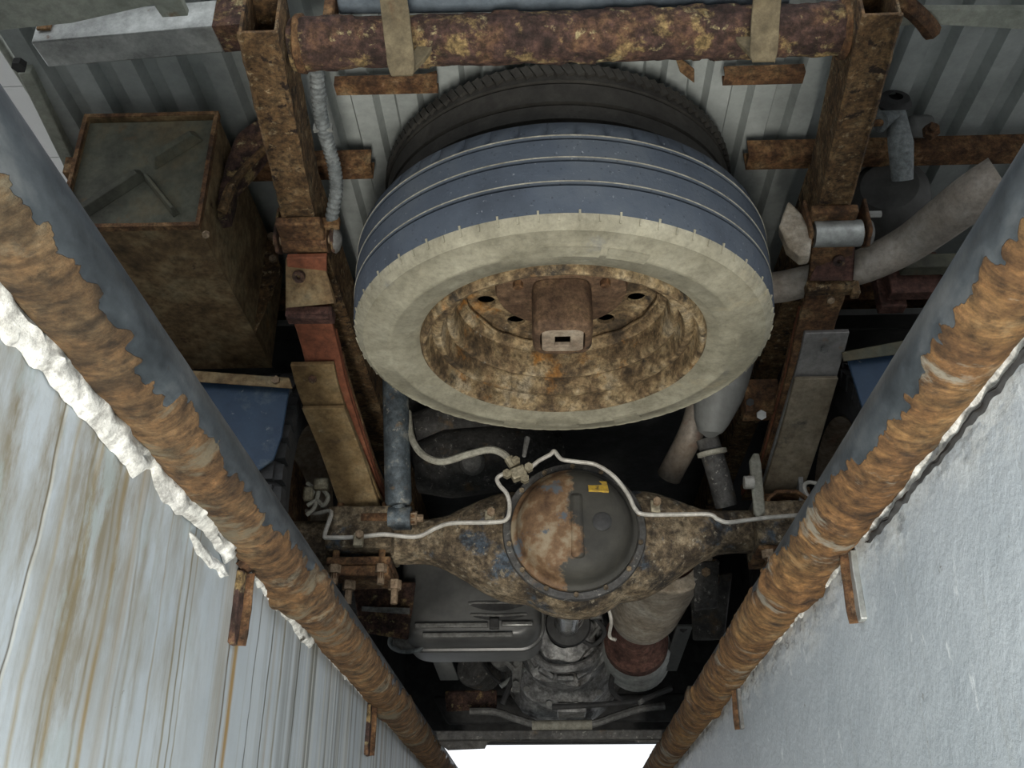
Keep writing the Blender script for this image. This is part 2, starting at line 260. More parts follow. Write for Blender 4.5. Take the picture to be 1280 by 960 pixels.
# ------------------------------------------------------------------ mesh helpers
def wloc(o):
    v = Vector((0, 0, 0))
    while o is not None: v += o.location; o = o.parent
    return v
class MB:
    def __init__(s): s.v = []; s.f = []
    def add(s, vs, fs):
        k = len(s.v); s.v += [Vector(v) for v in vs]; s.f += [[i + k for i in f] for f in fs]; return s
    def hexa(s, a, b):
        """a, b: two quads of four points each (same order)"""
        return s.add(list(a) + list(b), [(3, 2, 1, 0), (4, 5, 6, 7), (0, 1, 5, 4), (1, 2, 6, 5), (2, 3, 7, 6), (3, 0, 4, 7)])
    def box(s, c, d, rot=None):
        x, y, z = (k / 2 for k in d); c = Vector(c)
        q = [Vector((sx * x, sy * y, sz * z)) for sz in (-1, 1) for sx, sy in ((-1, -1), (1, -1), (1, 1), (-1, 1))]
        if rot is not None: q = [rot @ v for v in q]
        q = [c + v for v in q]
        return s.hexa(q[:4], q[4:])
    def tube(s, pts, r, n=12, caps=True, hint=(0, 0, 1), flat=1.):
        pts = [Vector(p) for p in pts]; m = len(pts)
        rs = r if hasattr(r, '__len__') else [r] * m
        vs = []; u0 = None
        for i, p in enumerate(pts):
            t = (pts[min(i + 1, m - 1)] - pts[max(i - 1, 0)]).normalized()
            if u0 is None:
                h = Vector(hint)
                if abs(h.dot(t)) > .95: h = Vector((1, 0, 0))
                u0 = h - t * h.dot(t)
            else: u0 = u0 - t * u0.dot(t)
            u0.normalize(); w = t.cross(u0)
            for k in range(n):
                a = 2 * math.pi * k / n
                vs.append(p + (u0 * math.cos(a) * flat + w * math.sin(a)) * rs[i])
        fs = [(i * n + k, i * n + (k + 1) % n, (i + 1) * n + (k + 1) % n, (i + 1) * n + k) for i in range(m - 1) for k in range(n)]
        if caps: fs += [tuple(range(n))[::-1], tuple((m - 1) * n + k for k in range(n))]
        return s.add(vs, fs)
    def lathe(s, prof, origin, axis, n=48, mod=None, arc=None):
        """prof: (radius, height along axis)"""
        ax = Vector(axis).normalized(); o = Vector(origin)
        h = Vector((1, 0, 0)) if abs(ax.x) < .9 else Vector((0, 1, 0))
        u = (h - ax * h.dot(ax)).normalized(); w = ax.cross(u)
        m = len(prof); vs = []
        for k in range(n):
            a = 2 * math.pi * k / n
            for j, (r_, z_) in enumerate(prof):
                if mod: r_, z_ = mod(j, k, r_, z_)
                vs.append(o + ax * z_ + (u * math.cos(a) + w * math.sin(a)) * r_)
        return s.add(vs, [(k * m + j, ((k + 1) % n) * m + j, ((k + 1) % n) * m + j + 1, k * m + j + 1) for k in range(n) for j in range(m - 1)])
    def prism(s, poly, ext):
        """poly: 3D outline; ext: vector of thickness"""
        n = len(poly); e = Vector(ext); p = [Vector(q) for q in poly]
        return s.add(p + [q + e for q in p], [tuple(range(n))[::-1], tuple(range(n, 2 * n))] + [(i, (i + 1) % n, n + (i + 1) % n, n + i) for i in range(n)])
    def band(s, pts, w, th, side=(1, 0, 0), up=(0, 0, 1)):
        """flat bar swept along pts: width along side, thickness along up"""
        sd = Vector(side); u = Vector(up); pts = [Vector(p) for p in pts]; n = len(pts)
        ws = w if hasattr(w, '__len__') else [w] * n
        vs = []
        for i, p in enumerate(pts):
            t = (pts[min(i + 1, n - 1)] - pts[max(i - 1, 0)]).normalized()
            nn = sd.cross(t).normalized()
            if nn.dot(u) < 0: nn = -nn
            for a, b in ((-1, 0), (1, 0), (1, 1), (-1, 1)): vs.append(p + sd * a * ws[i] / 2 + nn * b * th)
        fs = [(0, 1, 2, 3), tuple((n - 1) * 4 + k for k in (3, 2, 1, 0))]
        for i in range(n - 1):
            for k in range(4): fs.append((i * 4 + k, i * 4 + (k + 1) % 4, i * 4 + 4 + (k + 1) % 4, i * 4 + 4 + k))
        return s.add(vs, fs)
    def bolt(s, c, axis, r=.008, h=.008, stud=.0):
        ax = Vector(axis).normalized(); c = Vector(c)
        s.tube([c, c + ax * h], r, 6)
        if stud: s.tube([c + ax * h, c + ax * (h + stud)], r * .55, 8)
        return s
    def build(s, name, mat, parent=None, bevel=0., smooth=True, rough=0., sub=0, sharp=38):
        o = wloc(parent)
        me = bpy.data.meshes.new(name)
        me.from_pydata([tuple(v - o) for v in s.v], [], s.f)
        bm = bmesh.new(); bm.from_mesh(me)
        bmesh.ops.recalc_face_normals(bm, faces=bm.faces[:])
        if sub: bmesh.ops.subdivide_edges(bm, edges=bm.edges[:], cuts=sub, use_grid_fill=True)
        bm.to_mesh(me); bm.free()
        if rough:
            for v in me.vertices:
                q = v.co + o
                v.co += noise.noise_vector(q * 45) * rough
        for p in me.polygons: p.use_smooth = smooth
        if smooth: me.set_sharp_from_angle(angle=R(sharp))
        me.materials.append(M[mat])
        ob = bpy.data.objects.new(name, me); COL.objects.link(ob)
        if parent is not None: ob.parent = parent
        if bevel:
            b = ob.modifiers.new('bevel', 'BEVEL'); b.width = bevel; b.segments = 2; b.limit_method = 'ANGLE'; b.angle_limit = R(40)
        return ob
def thing(name, loc, label, cat, group=None):
    o = bpy.data.objects.new(name, None); COL.objects.link(o); o.location = loc
    o.empty_display_size = .05
    o['label'] = label; o['category'] = cat
    if group: o['group'] = group
    return o
def tag(o, label, cat, group=None):
    o['label'] = label; o['category'] = cat
    if group: o['group'] = group
    return o
def struct(o): o['kind'] = 'structure'; return o
def spline(pts, n=8):
    p = [Vector(q) for q in pts]; p = [p[0] * 2 - p[1]] + p + [p[-1] * 2 - p[-2]]; out = []
    for i in range(1, len(p) - 2):
        for k in range(n):
            t = k / n
            out.append(.5 * ((2 * p[i]) + (p[i + 1] - p[i - 1]) * t + (2 * p[i - 1] - 5 * p[i] + 4 * p[i + 1] - p[i + 2]) * t * t + (3 * p[i] - p[i - 1] - 3 * p[i + 1] + p[i + 2]) * t ** 3))
    return out + [p[-2]]

# ================================================================== SETTING: the pit and the yard
def wall(name, x, sgn, mat):
    return struct(MB().box((x + sgn * .15, 1.6, -.83), (.30, 7.2, 1.60)).build(name, mat))
wall('wall_left', -.335, -1, 'wall_l')
wall('wall_right', .322, 1, 'wall_r')
struct(MB().box((0, 1.6, -1.68), (1.3, 7.2, .1)).build('floor', 'concrete'))
struct(MB().box((-.006, -2.05, -.83), (.657, .1, 1.6)).build('wall_rear', 'concrete'))
struct(MB().box((-.006, 5.25, -.83), (.657, .1, 1.6)).build('wall_front', 'concrete'))
struct(MB().box((-7.635 + .0, 1.6, -.1), (14.0, 30, .14)).build('ground', 'ground'))
struct(MB().box((7.622, 1.6, -.1), (14.0, 30, .14)).build('ground', 'ground'))
struct(MB().box((-.006, 11, -.1), (1.25, 11.4, .14)).build('ground', 'ground'))
struct(MB().box((-.006, -8.3, -.1), (1.25, 12.4, .14)).build('ground', 'ground'))
# white panelled ceiling of the shed beside the truck: each panel its own piece
cl = struct(MB().box((-3.3, 4.5, 3.06), (3.6, 9.0, .06)).build('ceiling', 'old_paint'))
for i in range(18):
    for j in range(2):
        MB().box((-2.4 - j * 1.8, .25 + i * .5, 3.015), (1.79, .494, .03)).build('panel', 'ceil', cl, bevel=.002)

def kick_pipe(name, x, z, r, mat, side, label):
    """pit edge pipe; side=-1: left. rust scale modelled on the outer, lower half"""
    na = 84
    ys = [-1.5 + .1 * i for i in range(18)]
    y = ys[-1]
    while y < 5.1:
        y += .0045 if y < 2.0 else (.008 if y < 3.2 else .05)
        ys.append(y)
    vs = []; ms = []
    for yy in ys:
        for k in range(na):
            a = 2 * math.pi * k / na - math.pi
            b = a if side < 0 else (math.pi - a)
            b = (b + math.pi) % (2 * math.pi) - math.pi      # measured as on the left pipe: 0 = towards pit middle, -90 deg = down
            if side < 0: lim = -38 + 40 * min(max((yy - .7) / .8, 0), 1)
            else: lim = -42 + 62 * min(max((yy - .62) / .75, 0), 1)
            tooth = noise.fractal(Vector((yy * 16, 3.3 * side, b * 1.2)), .9, 2.1, 4) * 17 + noise.noise(Vector((yy * 60, 9 * side, b * 1.4))) * 17 + noise.noise(Vector((yy * 140, 4 * side, b * 2.5))) * 9 + noise.noise(Vector((yy * 4.5, side, 2))) * 14
            dl = lim + tooth - math.degrees(b)
            if math.degrees(b) > 125: dl = 40 - (180 - math.degrees(b)) * .6
            mk = min(max(.5 + dl / 7, 0), 1)
            q = Vector((math.cos(a) * r, yy, math.sin(a) * r))
            big = noise.fractal(Vector((q.x * 22, yy * 20, q.z * 22)) + Vector((5 * side, 0, 0)), .8, 2.1, 5)
            wv = noise.noise(Vector((q.x * 12, yy * 70 + noise.noise(q * 18) * 3, q.z * 12)))
            d = mk * (.0016 + .0021 * big + .0013 * wv * min(1, max(.2, yy - .4))) + (1 - mk) * .0002 * big
            # heavy rust collars where brackets were welded
            for cy, wd, hh in ((1.21, .045, .013), (2.05, .05, .008)):
                if mk > .3: d += hh * math.exp(-((yy - cy - .03 * noise.noise(q * 14)) / wd) ** 2) * mk * (.5 + .9 * abs(noise.noise(q * 40)))
            rr = r + d
            vs.append((x + math.cos(a) * rr, yy, z + math.sin(a) * rr)); ms.append(mk)
    n = len(ys)
    me = bpy.data.meshes.new(name)
    me.from_pydata(vs, [], [(i * na + k, i * na + (k + 1) % na, (i + 1) * na + (k + 1) % na, (i + 1) * na + k) for i in range(n - 1) for k in range(na)])
    at_ = me.attributes.new('rust', 'FLOAT', 'POINT'); at_.data.foreach_set('value', ms)
    bm = bmesh.new(); bm.from_mesh(me); bmesh.ops.recalc_face_normals(bm, faces=bm.faces[:]); bm.to_mesh(me); bm.free()
    for p in me.polygons: p.use_smooth = True
    me.materials.append(M[mat])
    o = bpy.data.objects.new(name, me); COL.objects.link(o)
    return tag(o, label, 'pipe')
kick_pipe('edge_pipe', -.314, -.03, .0345, 'pipe_l', -1, 'long steel pipe along the left pit edge, brown rust flaking over its lower half')
kick_pipe('edge_pipe', .302, -.03, .0335, 'pipe_r', 1, 'long steel pipe along the right pit edge, orange rust scale on its wall side')

def plaster_strip(name, x, sgn, y0, y1, z0, h, th, seed, mat='plaster', ry=.006):
    """crumbling mortar ridge between pipe and wall"""
    n = max(int((y1 - y0) / ry), 6); m = 9; vs = []
    for i in range(n + 1):
        y = y0 + (y1 - y0) * i / n
        e = min(1, min(i, n - i) / 7.) ** .5
        hh = h * (.75 + .45 * noise.noise(Vector((y * 9, seed, 0))) + .3 * noise.noise(Vector((y * 34, seed, 4)))) * (.25 + .75 * e)
        tt = th * (.8 + .4 * noise.noise(Vector((y * 14, seed, 8)))) * (.2 + .8 * e)
        for k in range(m):
            a = k / (m - 1)
            prof = math.sin(math.pi * min(max(a, .02), .98)) ** .45
            d = tt * prof * (1 + .35 * noise.noise(Vector((y * 50, a * 5, seed)))) - .003
            vs.append((x - sgn * d, y, z0 - a * hh + .004 * noise.noise(Vector((y * 60, seed, a)))))
    fs = [(i * m + k, i * m + k + 1, (i + 1) * m + k + 1, (i + 1) * m + k) for i in range(n) for k in range(m - 1)]
    return struct(MB().add(vs, fs).build(name, mat, sharp=50))
ns = {'t': 0}
def trim(*a, **k): ns['t'] += 1; return plaster_strip('trim_%d' % ns['t'], *a, **k)
trim(-.335, -1, .35, .80, -.052, .042, .016, 1.)
trim(-.335, -1, .78, 1.045, -.052, .034, .017, 2.)
trim(-.335, -1, .90, 1.035, -.083, .018, .010, 9.)
trim(-.335, -1, 1.10, 1.46, -.052, .026, .012, 3.)
trim(-.335, -1, 1.50, 2.3, -.052, .012, .006, 4.)
trim(.322, 1, .40, .80, -.048, .024, .010, 5.)
trim(.322, 1, .78, 1.03, -.050, .020, .008, 6.)
trim(.322, 1, 1.08, 1.5, -.052, .016, .008, 7.)
trim(.322, 1, 1.5, 2.4, -.052, .010, .006, 8.)
# dark open joint between plaster and wall
trim(.322, 1, .45, 1.02, -.066, .009, .007, 15., mat='black')

def bracket(name, x, sgn, y, z0, z1, wy, mat, label):
    t = thing(name, (x, y, z1), label, 'bracket')
    MB().box((x - sgn * .003, y, (z0 + z1) / 2), (.007, wy, z0 - z1)).build('strap', mat, t, bevel=.001, rough=.002, sub=5)
    MB().box((x - sgn * .008, y + wy * .42, (z0 + z1) / 2), (.014, wy * .2, (z0 - z1))).build('flange', 'rust_brown', t, bevel=.001, rough=.002, sub=5)
    MB().band([(x - sgn * .004, y, z0), (x - sgn * .016, y, z0 + .012), (x - sgn * .030, y, z0 + .010)], wy * 1.5, .006, (0, 1, 0), (0, 0, 1)).build('lug', 'rust_brown', t)
    return t
bracket('pipe_bracket', -.335, -1, 1.068, -.072, -.150, .020, 'rust_dark', 'rusty iron strap on the left wall below the gap in the white plaster')
bracket('pipe_bracket', -.335, -1, 1.93, -.062, -.15, .03, 'rust_dark', 'dark rusty strap on the left wall near the front end of the pit')
bracket('pipe_bracket', .322, 1, 1.052, -.062, -.136, .015, 'zinc', 'white stained iron strap on the right wall under a rust bulge')
bracket('pipe_bracket', .322, 1, 1.80, -.062, -.128, .014, 'grey_steel', 'second small strap further along the right wall')
t = thing('assumed_work_lamp', (0, -.15, -1.63), 'assumed work lamp, added on the pit floor to light the underside', 'lamp')  # assumed from the light on the underside; lamp and housing added, out of view
rx = Matrix.Rotation(math.pi - R(28), 3, 'X')
MB().box(Vector((0, -.15, -1.42)) + rx @ Vector((0, 0, .03)), (.34, .94, .04), rx).build('housing', 'grey_steel', t, bevel=.01)
for sx in (-.14, .14): MB().tube([(sx, -.15, -1.63), (sx, -.15, -1.46)], .012, 10).build('leg', 'black', t)
# cross bar between the two pipes at the far end
t = thing('spreader_bar', (-.0, 2.68, -.05), 'dark rusty bar lying across the pit between both pipes, against the white daylight', 'bar')
MB().box((-.006, 2.66, -.012), (.80, .05, .022)).build('bar', 'dark', t, bevel=.003, rough=.001, sub=2)
for s_ in (-1, 1):
    MB().hexa([at(*q, Y=2.66) for q in ([(545, 926), (612, 924), (606, 936), (560, 938)] if s_ < 0 else [(783, 920), (838, 914), (826, 928), (796, 928)])],
              [at(*q, Y=2.70) for q in ([(545, 926), (612, 924), (606, 936), (560, 938)] if s_ < 0 else [(783, 920), (838, 914), (826, 928), (796, 928)])]).build('gusset', 'dark', t)

# ================================================================== TRUCK: bed, frame
TX = .045                                   # truck centre line
def corrugated(x0, x1, y0, y1, z, pitch=.078, dep=.022):
    prof = []; x = x0
    while x < x1:
        prof += [(x, z), (x + pitch * .42, z), (x + pitch * .52, z + dep), (x + pitch * .90, z + dep)]; x += pitch
    b = MB(); n = len(prof)
    b.add([(px, y, pz) for y in (y0, y1) for px, pz in prof], [(i, i + 1, n + i + 1, n + i) for i in range(n - 1)])
    return b
bed = thing('truck_bed', (TX, 1.0, .86), 'pale corrugated truck bed floor seen from below above the rusty rails', 'truck bed')
o = corrugated(-.875, 1.02, .98, 2.25, .87).build('floor_sheet', 'bed', bed, smooth=False)
o.modifiers.new('thick', 'SOLIDIFY').thickness = .003
MB().box((-.884, 1.6, .885), (.012, 1.4, .05)).build('side_rail', 'old_paint', bed, bevel=.004)
MB().box((1.03, 1.6, .885), (.03, 1.4, .09)).build('side_rail', 'old_paint', bed, bevel=.004)
MB().box((TX, 2.27, .93), (2.0, .02, .2)).build('front_board', 'dark', bed)
def sill(z, y, x0, x1, w=.03, h=.03):
    b = MB().box(((x0 + x1) / 2, y, z + h / 2), (x1 - x0, .004, h)).box(((x0 + x1) / 2, y + w / 2, z + .002), (x1 - x0, w, .004)).box(((x0 + x1) / 2, y + w, z + h / 2), (x1 - x0, .004, h))
    return b.build('sill', 'rust_brown', bed, rough=.0008, sub=1)
sill(.81, 1.262, -.34, -.17, .022, .018); sill(.81, 1.262, .30, .43, .022, .018)
sill(.80, 1.455, -.875, -.31, .035, .035); sill(.80, 1.455, .37, 1.02, .035, .035); sill(.80, 1.95, -.875, 1.02, .05, .06)
MB().hexa([at(*q, Y=1.27) for q in ((520, 95), (546, 88), (546, 108), (522, 118))], [at(*q, Y=1.29) for q in ((520, 95), (546, 88), (546, 108), (522, 118))]).build('hook', 'rust_brown', bed, bevel=.002)
MB().hexa([at(*q, Y=1.27) for q in ((842, 66), (850, 90), (868, 104), (868, 86))], [at(*q, Y=1.29) for q in ((842, 66), (850, 90), (868, 104), (868, 86))]).build('hook', 'rust_brown', bed, bevel=.002)

def rail(side):
    if side < 0:
        x0, x1 = -.392, -.345; y0 = .965
        dx = -.035
        lb = 'rusty box section chassis rail on the left with an open rear end'
    else:
        x0, x1 = .416, .462; y0 = .965; dx = .035
        lb = 'rusty box section chassis rail on the right with an open rear end'
    t = thing('chassis_rail', ((x0 + x1) / 2, y0, .62), lb, 'chassis rail')
    inner = x1 if side < 0 else x0; outer = x0 if side < 0 else x1
    def P(x, y, z): return Vector((x + dx * min((y - y0) / .40, 1.0), y, z))
    def plate(xa, xb, za, zb, name, y1=3.4, mat='rust_rail'):
        ysn = [y0 + .02 * i for i in range(22)] + [y0 + .44 + .2 * i for i in range(13)]
        vs = []
        for y in ysn: vs += [P(xa, y, za), P(xb, y, za), P(xb, y, zb), P(xa, y, zb)]
        fs = [(0, 1, 2, 3), tuple((len(ysn) - 1) * 4 + k for k in (3, 2, 1, 0))]
        for i in range(len(ysn) - 1):
            for k in range(4): fs.append((i * 4 + k, i * 4 + (k + 1) % 4, i * 4 + 4 + (k + 1) % 4, i * 4 + 4 + k))
        return MB().add(vs, fs).build(name, mat, t, rough=.0013, sharp=30)
    plate(x0, x1, .62, .624, 'bottom_plate')
    plate(x0, x1, .712, .716, 'top_plate')
    plate(inner - .002, inner + .002, .622, .714, 'inner_web')
    plate(outer - .002, outer + .002, .622, .714, 'outer_web')
    # thickened lip under the rear end and weld along the bottom
    for sx in (x0, x1):
        MB().tube([P(sx, y0 + .01 * i, .621) for i in range(45)], [.004 + .0015 * noise.noise(Vector((i * .7, sx, 0))) for i in range(45)], 6).build('weld_seam', 'rust_rail', t)
    # spring hanger at the end of the visible box
    c = P((x0 + x1) / 2, 1.38, .6)
    MB().box((c.x, 1.385, .612), (.075, .05, .016)).build('hanger_plate', 'rust_brown', t, bevel=.003, rough=.001, sub=2)
    b = MB().band([P(x0 - .004, y, .64) for y in (1.0, 1.1, 1.2, 1.32)], .004, .03)
    return t, P
railL, PL = rail(-1)
railR, PR = rail(1)

# crossbeam with flakes
def beam():
    a = at(366, 58, Z=.675); b = at(1064, 36, Z=.675); a.y = b.y = 1.04
    t = thing('rear_crossbeam', (TX, 1.04, .64), 'thick rusty cross tube joining the two rails, paint flaking in yellow patches', 'crossbeam')
    n = 260; na = 36; vs = []
    for i in range(n + 1):
        p = a.lerp(b, i / n)
        for k in range(na):
            an = 2 * math.pi * k / na
            q = Vector((p.x, math.cos(an) * .036, math.sin(an) * .033))
            d = .0022 * noise.fractal(Vector((p.x * 30, q.y * 40, q.z * 40)), .8, 2, 4)
            fl = noise.fractal(Vector((p.x * 14 + 3, q.y * 30, q.z * 30)), .8, 2, 3)
            if fl > .15: d += .0022
            rr = 1 + d / .034
            vs.append((p.x, 1.04 + q.y * rr, p.z + q.z * rr))
    MB().add(vs, [(i * na + k, i * na + (k + 1) % na, (i + 1) * na + (k + 1) % na, (i + 1) * na + k) for i in range(n) for k in range(na)]).build('tube', 'rust_dark', t)
    for s_, c in ((-1, a), (1, b)):
        MB().lathe([(.036, -.006), (.041, -.003), (.041, .004), (.036, .007)], c + Vector((-s_ * .012, 0, 0)), (1, 0, 0), 24).build('weld_ring', 'rust_brown', t, rough=.002)
beam()
def hook(px0, px1, pe, flip, label):
    """flat bar bent into a J under the crossbeam"""
    t0 = at(px0, -40, Y=.92); e = at(px1, pe, Y=1.0)
    t = thing('bumper_hook', (e.x, .98, e.z), label, 'hook', 'flat bar hooks under the crossbeam')
    p = [t0, t0.lerp(e, .3), t0.lerp(e, .6), t0.lerp(e, .88), e, at(px1 - flip * 6, pe - 6, Y=1.016), at(px1 - flip * 22, pe - 22, Y=1.026), at(px1 - flip * 34, pe - 44, Y=1.03)]
    w = [.036] * 4 + [.028, .024, .022, .02]
    pts = spline(p, 5)
    ws = []
    for i in range(len(pts)): k = i / 5; j = min(int(k), len(w) - 2); ws.append(w[j] + (w[j + 1] - w[j]) * (k - j))
    MB().band(pts, ws, .007, (1, 0, 0), (0, 0, 1)).build('bar', 'hookbar', t, bevel=.0015, rough=.0006)
    MB().box(t0 + Vector((0, -.004, .012)), (.06, .03, .02)).build('mount', 'rust_dark', t)
hook(487, 503, 95, -1, 'flat rusty hook bar hanging in front of the crossbeam, the left one')
hook(962, 954, 78, 1, 'flat rusty hook bar hanging in front of the crossbeam, the right one')
# bumper bar, lamp bars, end brackets
bmp = thing('rear_bumper', (TX, .98, .70), 'blue grey steel bumper bar above the rusty crossbeam', 'bumper')
MB().hexa([at(424, 19, Z=.72), at(986, 11, Z=.72), at(1000, -60, Z=.72), at(410, -60, Z=.72)], [v + Vector((0, 0, .05)) for v in (at(424, 19, Z=.72), at(986, 11, Z=.72), at(1000, -60, Z=.72), at(410, -60, Z=.72))]).build('face_bar', 'bumper', bmp, bevel=.003)
MB().box(at(414, 14, Z=.725), (.016, .03, .05)).build('end_bracket', 'rust_brown', bmp, bevel=.003)
lb = thing('lamp_bar', (-.6, 1.1, .74), 'zinc grey box bar with an open end left of the left rail', 'bar')
def openbox(a, b, w, h, th=.004):
    a = Vector(a); b = Vector(b); d = (b - a).normalized(); sd = Vector((-d.y, d.x, 0)); up = Vector((0, 0, 1)); m = MB()
    for o_, sw, sh in ((up * 0, w, th), (up * (h - th), w, th)):
        m.hexa([a + o_ - sd * w / 2, a + o_ + sd * w / 2, a + o_ + sd * w / 2 + up * sh, a + o_ - sd * w / 2 + up * sh], [b + o_ - sd * w / 2, b + o_ + sd * w / 2, b + o_ + sd * w / 2 + up * sh, b + o_ - sd * w / 2 + up * sh])
    for k in (-1, 1):
        c = sd * k * (w / 2 - th / 2); e = sd * th / 2
        m.hexa([a + c - e, a + c + e, a + c + e + up * h, a + c - e + up * h], [b + c - e, b + c + e, b + c + e + up * h, b + c - e + up * h])
    return m
openbox((-.745, 1.105, .735), (-.47, 1.085, .735), .05, .055).build('bar', 'zinc', lb, bevel=.002)
openbox((-.47, 1.085, .735), (-.385, 1.078, .735), .051, .056).build('rusty_end', 'rust_dark', lb, rough=.001)
MB().box((-.73, 1.075, .765), (.02, .004, .02)).build('hole_plate', 'rust_brown', lb)
tb = thing('tail_bracket', (-.7, .95, .72), 'greenish painted bracket with a square notch at the top left corner', 'bracket')
z_ = .74
pl = [at(-40, 42, Z=z_), at(90, 29, Z=z_), at(192, 6, Z=z_), at(203, 22, Z=z_), at(235, 20, Z=z_), at(212, -30, Z=z_), at(-40, -30, Z=z_)]
MB().prism(pl, (0, 0, .012)).build('plate', 'old_paint', tb, bevel=.001)
rb = thing('tail_beam', (.75, .98, .74), 'grey painted beam at the top right corner outside the right rail', 'beam')
pl = [at(1120, 34, Z=z_), at(1150, 30, Z=z_), at(1300, 38, Z=z_), at(1300, 12, Z=z_), at(1135, 12, Z=z_)]
MB().prism(pl, (0, 0, .01)).build('lower_flange', 'old_paint', rb, bevel=.001)
MB().box((.75, .955, .80), (.6, .012, .12)).build('web', 'grey_steel', rb)
MB().tube(spline([at(1115, -5, Z=.74), at(1140, 12, Z=.735), at(1158, 30, Z=.735), at(1166, 42, Z=.735)], 5), [.014] * 15 + [.009], 8).build('tab', 'rust_brown', rb)
sb = thing('bed_edge_strip', (-.9, 1.4, .86), 'slanting dark strip along the bed edge beside the white ceiling', 'strip')
MB().hexa([at(22, 92, Z=.85), at(38, 90, Z=.85), at(94, 205, Z=.85), at(82, 214, Z=.85)], [v + Vector((0, 0, .02)) for v in (at(22, 92, Z=.85), at(38, 90, Z=.85), at(94, 205, Z=.85), at(82, 214, Z=.85))]).build('strip', 'old_paint', sb, bevel=.002)
MB().bolt(at(25, 78, Z=.845), (0, 0, -1), .012, .012).build('bolt', 'black', sb)

# corrugated conduit along the left rail
t = thing('wiring_conduit', (-.33, 1.2, .62), 'grey ribbed wiring conduit hanging along the inside of the left rail', 'conduit')
pts = spline([at(396, 82, Y=1.12), at(398, 120, Y=1.18), at(402, 150, Y=1.22), at(410, 180, Y=1.27), at(418, 210, Y=1.31), at(420, 240, Y=1.35), at(414, 275, Y=1.40)], 22)
MB().tube(pts, [.0095 + (.0022 if i % 4 < 2 else 0) for i in range(len(pts))], 12).build('ribbed_tube', 'conduit', t)
MB().box(at(404, 160, Y=1.235), (.03, .008, .012)).build('clip', 'zinc', t)

# ================================================================== SPARE WHEELS
def tyre(root, cx, cy, z, Rr, w, rim_r, grooves, tm, sm, na=300, lugs=75):
    k = Rr / .35
    prof = [(rim_r, .014), (rim_r + .008 * k, .006), (rim_r + .02, .002), (rim_r + .022, -.0005), (rim_r + .046 * k, -.003), (rim_r + .048 * k, -.0055), (rim_r + .055 * k, -.0055), (rim_r + .057 * k, -.003), (rim_r + .078 * k, 0), (Rr - .022, .005), (Rr - .019, .0035), (Rr - .010, .010), (Rr - .004, .022), (Rr - .0015, .034)]
    nn = len(prof)
    def mod(j, i, r_, z_):
        if j >= nn - 4 and (i % 4) == 0: return r_ - .0008, z_ + .0005
        if j in (5, 6) and (i // 14) % 5 == 0: return r_, z_ + .003
        return r_, z_
    back = [(Rr - .0015, w - .034), (Rr - .004, w - .022), (Rr - .012, w - .008), (rim_r + .03, w), (rim_r, w - .01)]
    sw = MB().lathe(prof[:-1], (cx, cy, z), (0, 0, 1), na, mod)
    sw.build('sidewall', sm, root, sharp=60)
    tr = [prof[-2], prof[-1]]
    for g in grooves:
        tr += [(Rr, g - .0035), (Rr - .001, g - .003), (Rr - .008, g - .0015), (Rr - .008, g + .0015), (Rr - .001, g + .003), (Rr, g + .0035)]
    def mod2(j, i, r_, z_):
        if j < 2 and (i % 4) == 0: return r_ - .0008, z_ + .0005
        if j >= len(tr) and j <= len(tr) + 1 and i % 6 == 0: return r_ - .006, z_
        return r_, z_
    MB().lathe(tr + back, (cx, cy, z), (0, 0, 1), na, mod2).build('tread', tm, root, sharp=40)
    b = MB()
    for i in range(lugs):
        a = 2 * math.pi * i / lugs
        ml = .010 + .006 * (i % 2)
        b.box((cx + (Rr - .0088) * math.cos(a), cy + (Rr - .0088) * math.sin(a), z + .013 + ml / 2), (.009, .003, ml), Matrix.Rotation(a, 3, 'Z') @ Matrix.Rotation(.40, 3, 'Y'))
    b.build('shoulder_lugs', sm, root)['kind'] = 'stuff'
    # thin worn lips that edge the grooves
    for g in grooves:
        MB().lathe([(Rr - .001, g + .0036), (Rr + .001, g + .0038), (Rr + .001, g + .0052), (Rr - .001, g + .0055)], (cx, cy, z), (0, 0, 1), 160).build('groove_lip', 'hose' if tm == 'tread' else tm, root)
SX, SY, SZ = .030, 1.504, .440
sp = thing('spare_wheel', (SX, SY, SZ), 'large spare wheel slung flat, blue grey tread and dusty beige sidewall', 'spare wheel')
tyre(sp, SX, SY, SZ, .352, .200, .237, (.070, .113, .153), 'tread', 'sidewall')
# raised label blocks moulded on the sidewall
for a0, a1 in ((-96, -80), (-78, -66), (60, 70), (100, 112)):
    b = MB(); pts = []
    for rr, zz in ((.283, -.003), (.283, -.0062), (.303, -.0052), (.303, -.001)):
        pts.append([(SX + rr * math.cos(R(a0 + (a1 - a0) * i / 8)), SY + rr * math.sin(R(a0 + (a1 - a0) * i / 8)), SZ + zz) for i in range(9)])
    vs = [q for row in pts for q in row]
    b.add(vs, [(r_ * 9 + i, r_ * 9 + i + 1, r_ * 9 + 10 + i, r_ * 9 + 9 + i) for r_ in range(3) for i in range(8)])
    b.build('moulded_block', 'sidewall', sp)
rimp = [(.240, .012), (.238, .001), (.234, -.004), (.230, -.003), (.227, .003), (.2262, .018), (.2255, .030), (.222, .034), (.219, .024), (.213, .019), (.205, .020), (.2025, .026), (.2015, .052), (.199, .058), (.195, .048), (.189, .046), (.184, .051), (.1825, .075), (.181, .094), (.176, .097), (.172, .102), (.170, .112), (.168, .128)]
MB().lathe(rimp, (SX, SY, SZ), (0, 0, 1), 140, lambda j, i, r_, z_: (r_ + .0005 * noise.noise(Vector((i * .25, j * .9, 1))), z_ + .0005 * noise.noise(Vector((i * .3, j * .8, 7))))).build('rim', 'rim', sp, sharp=50)
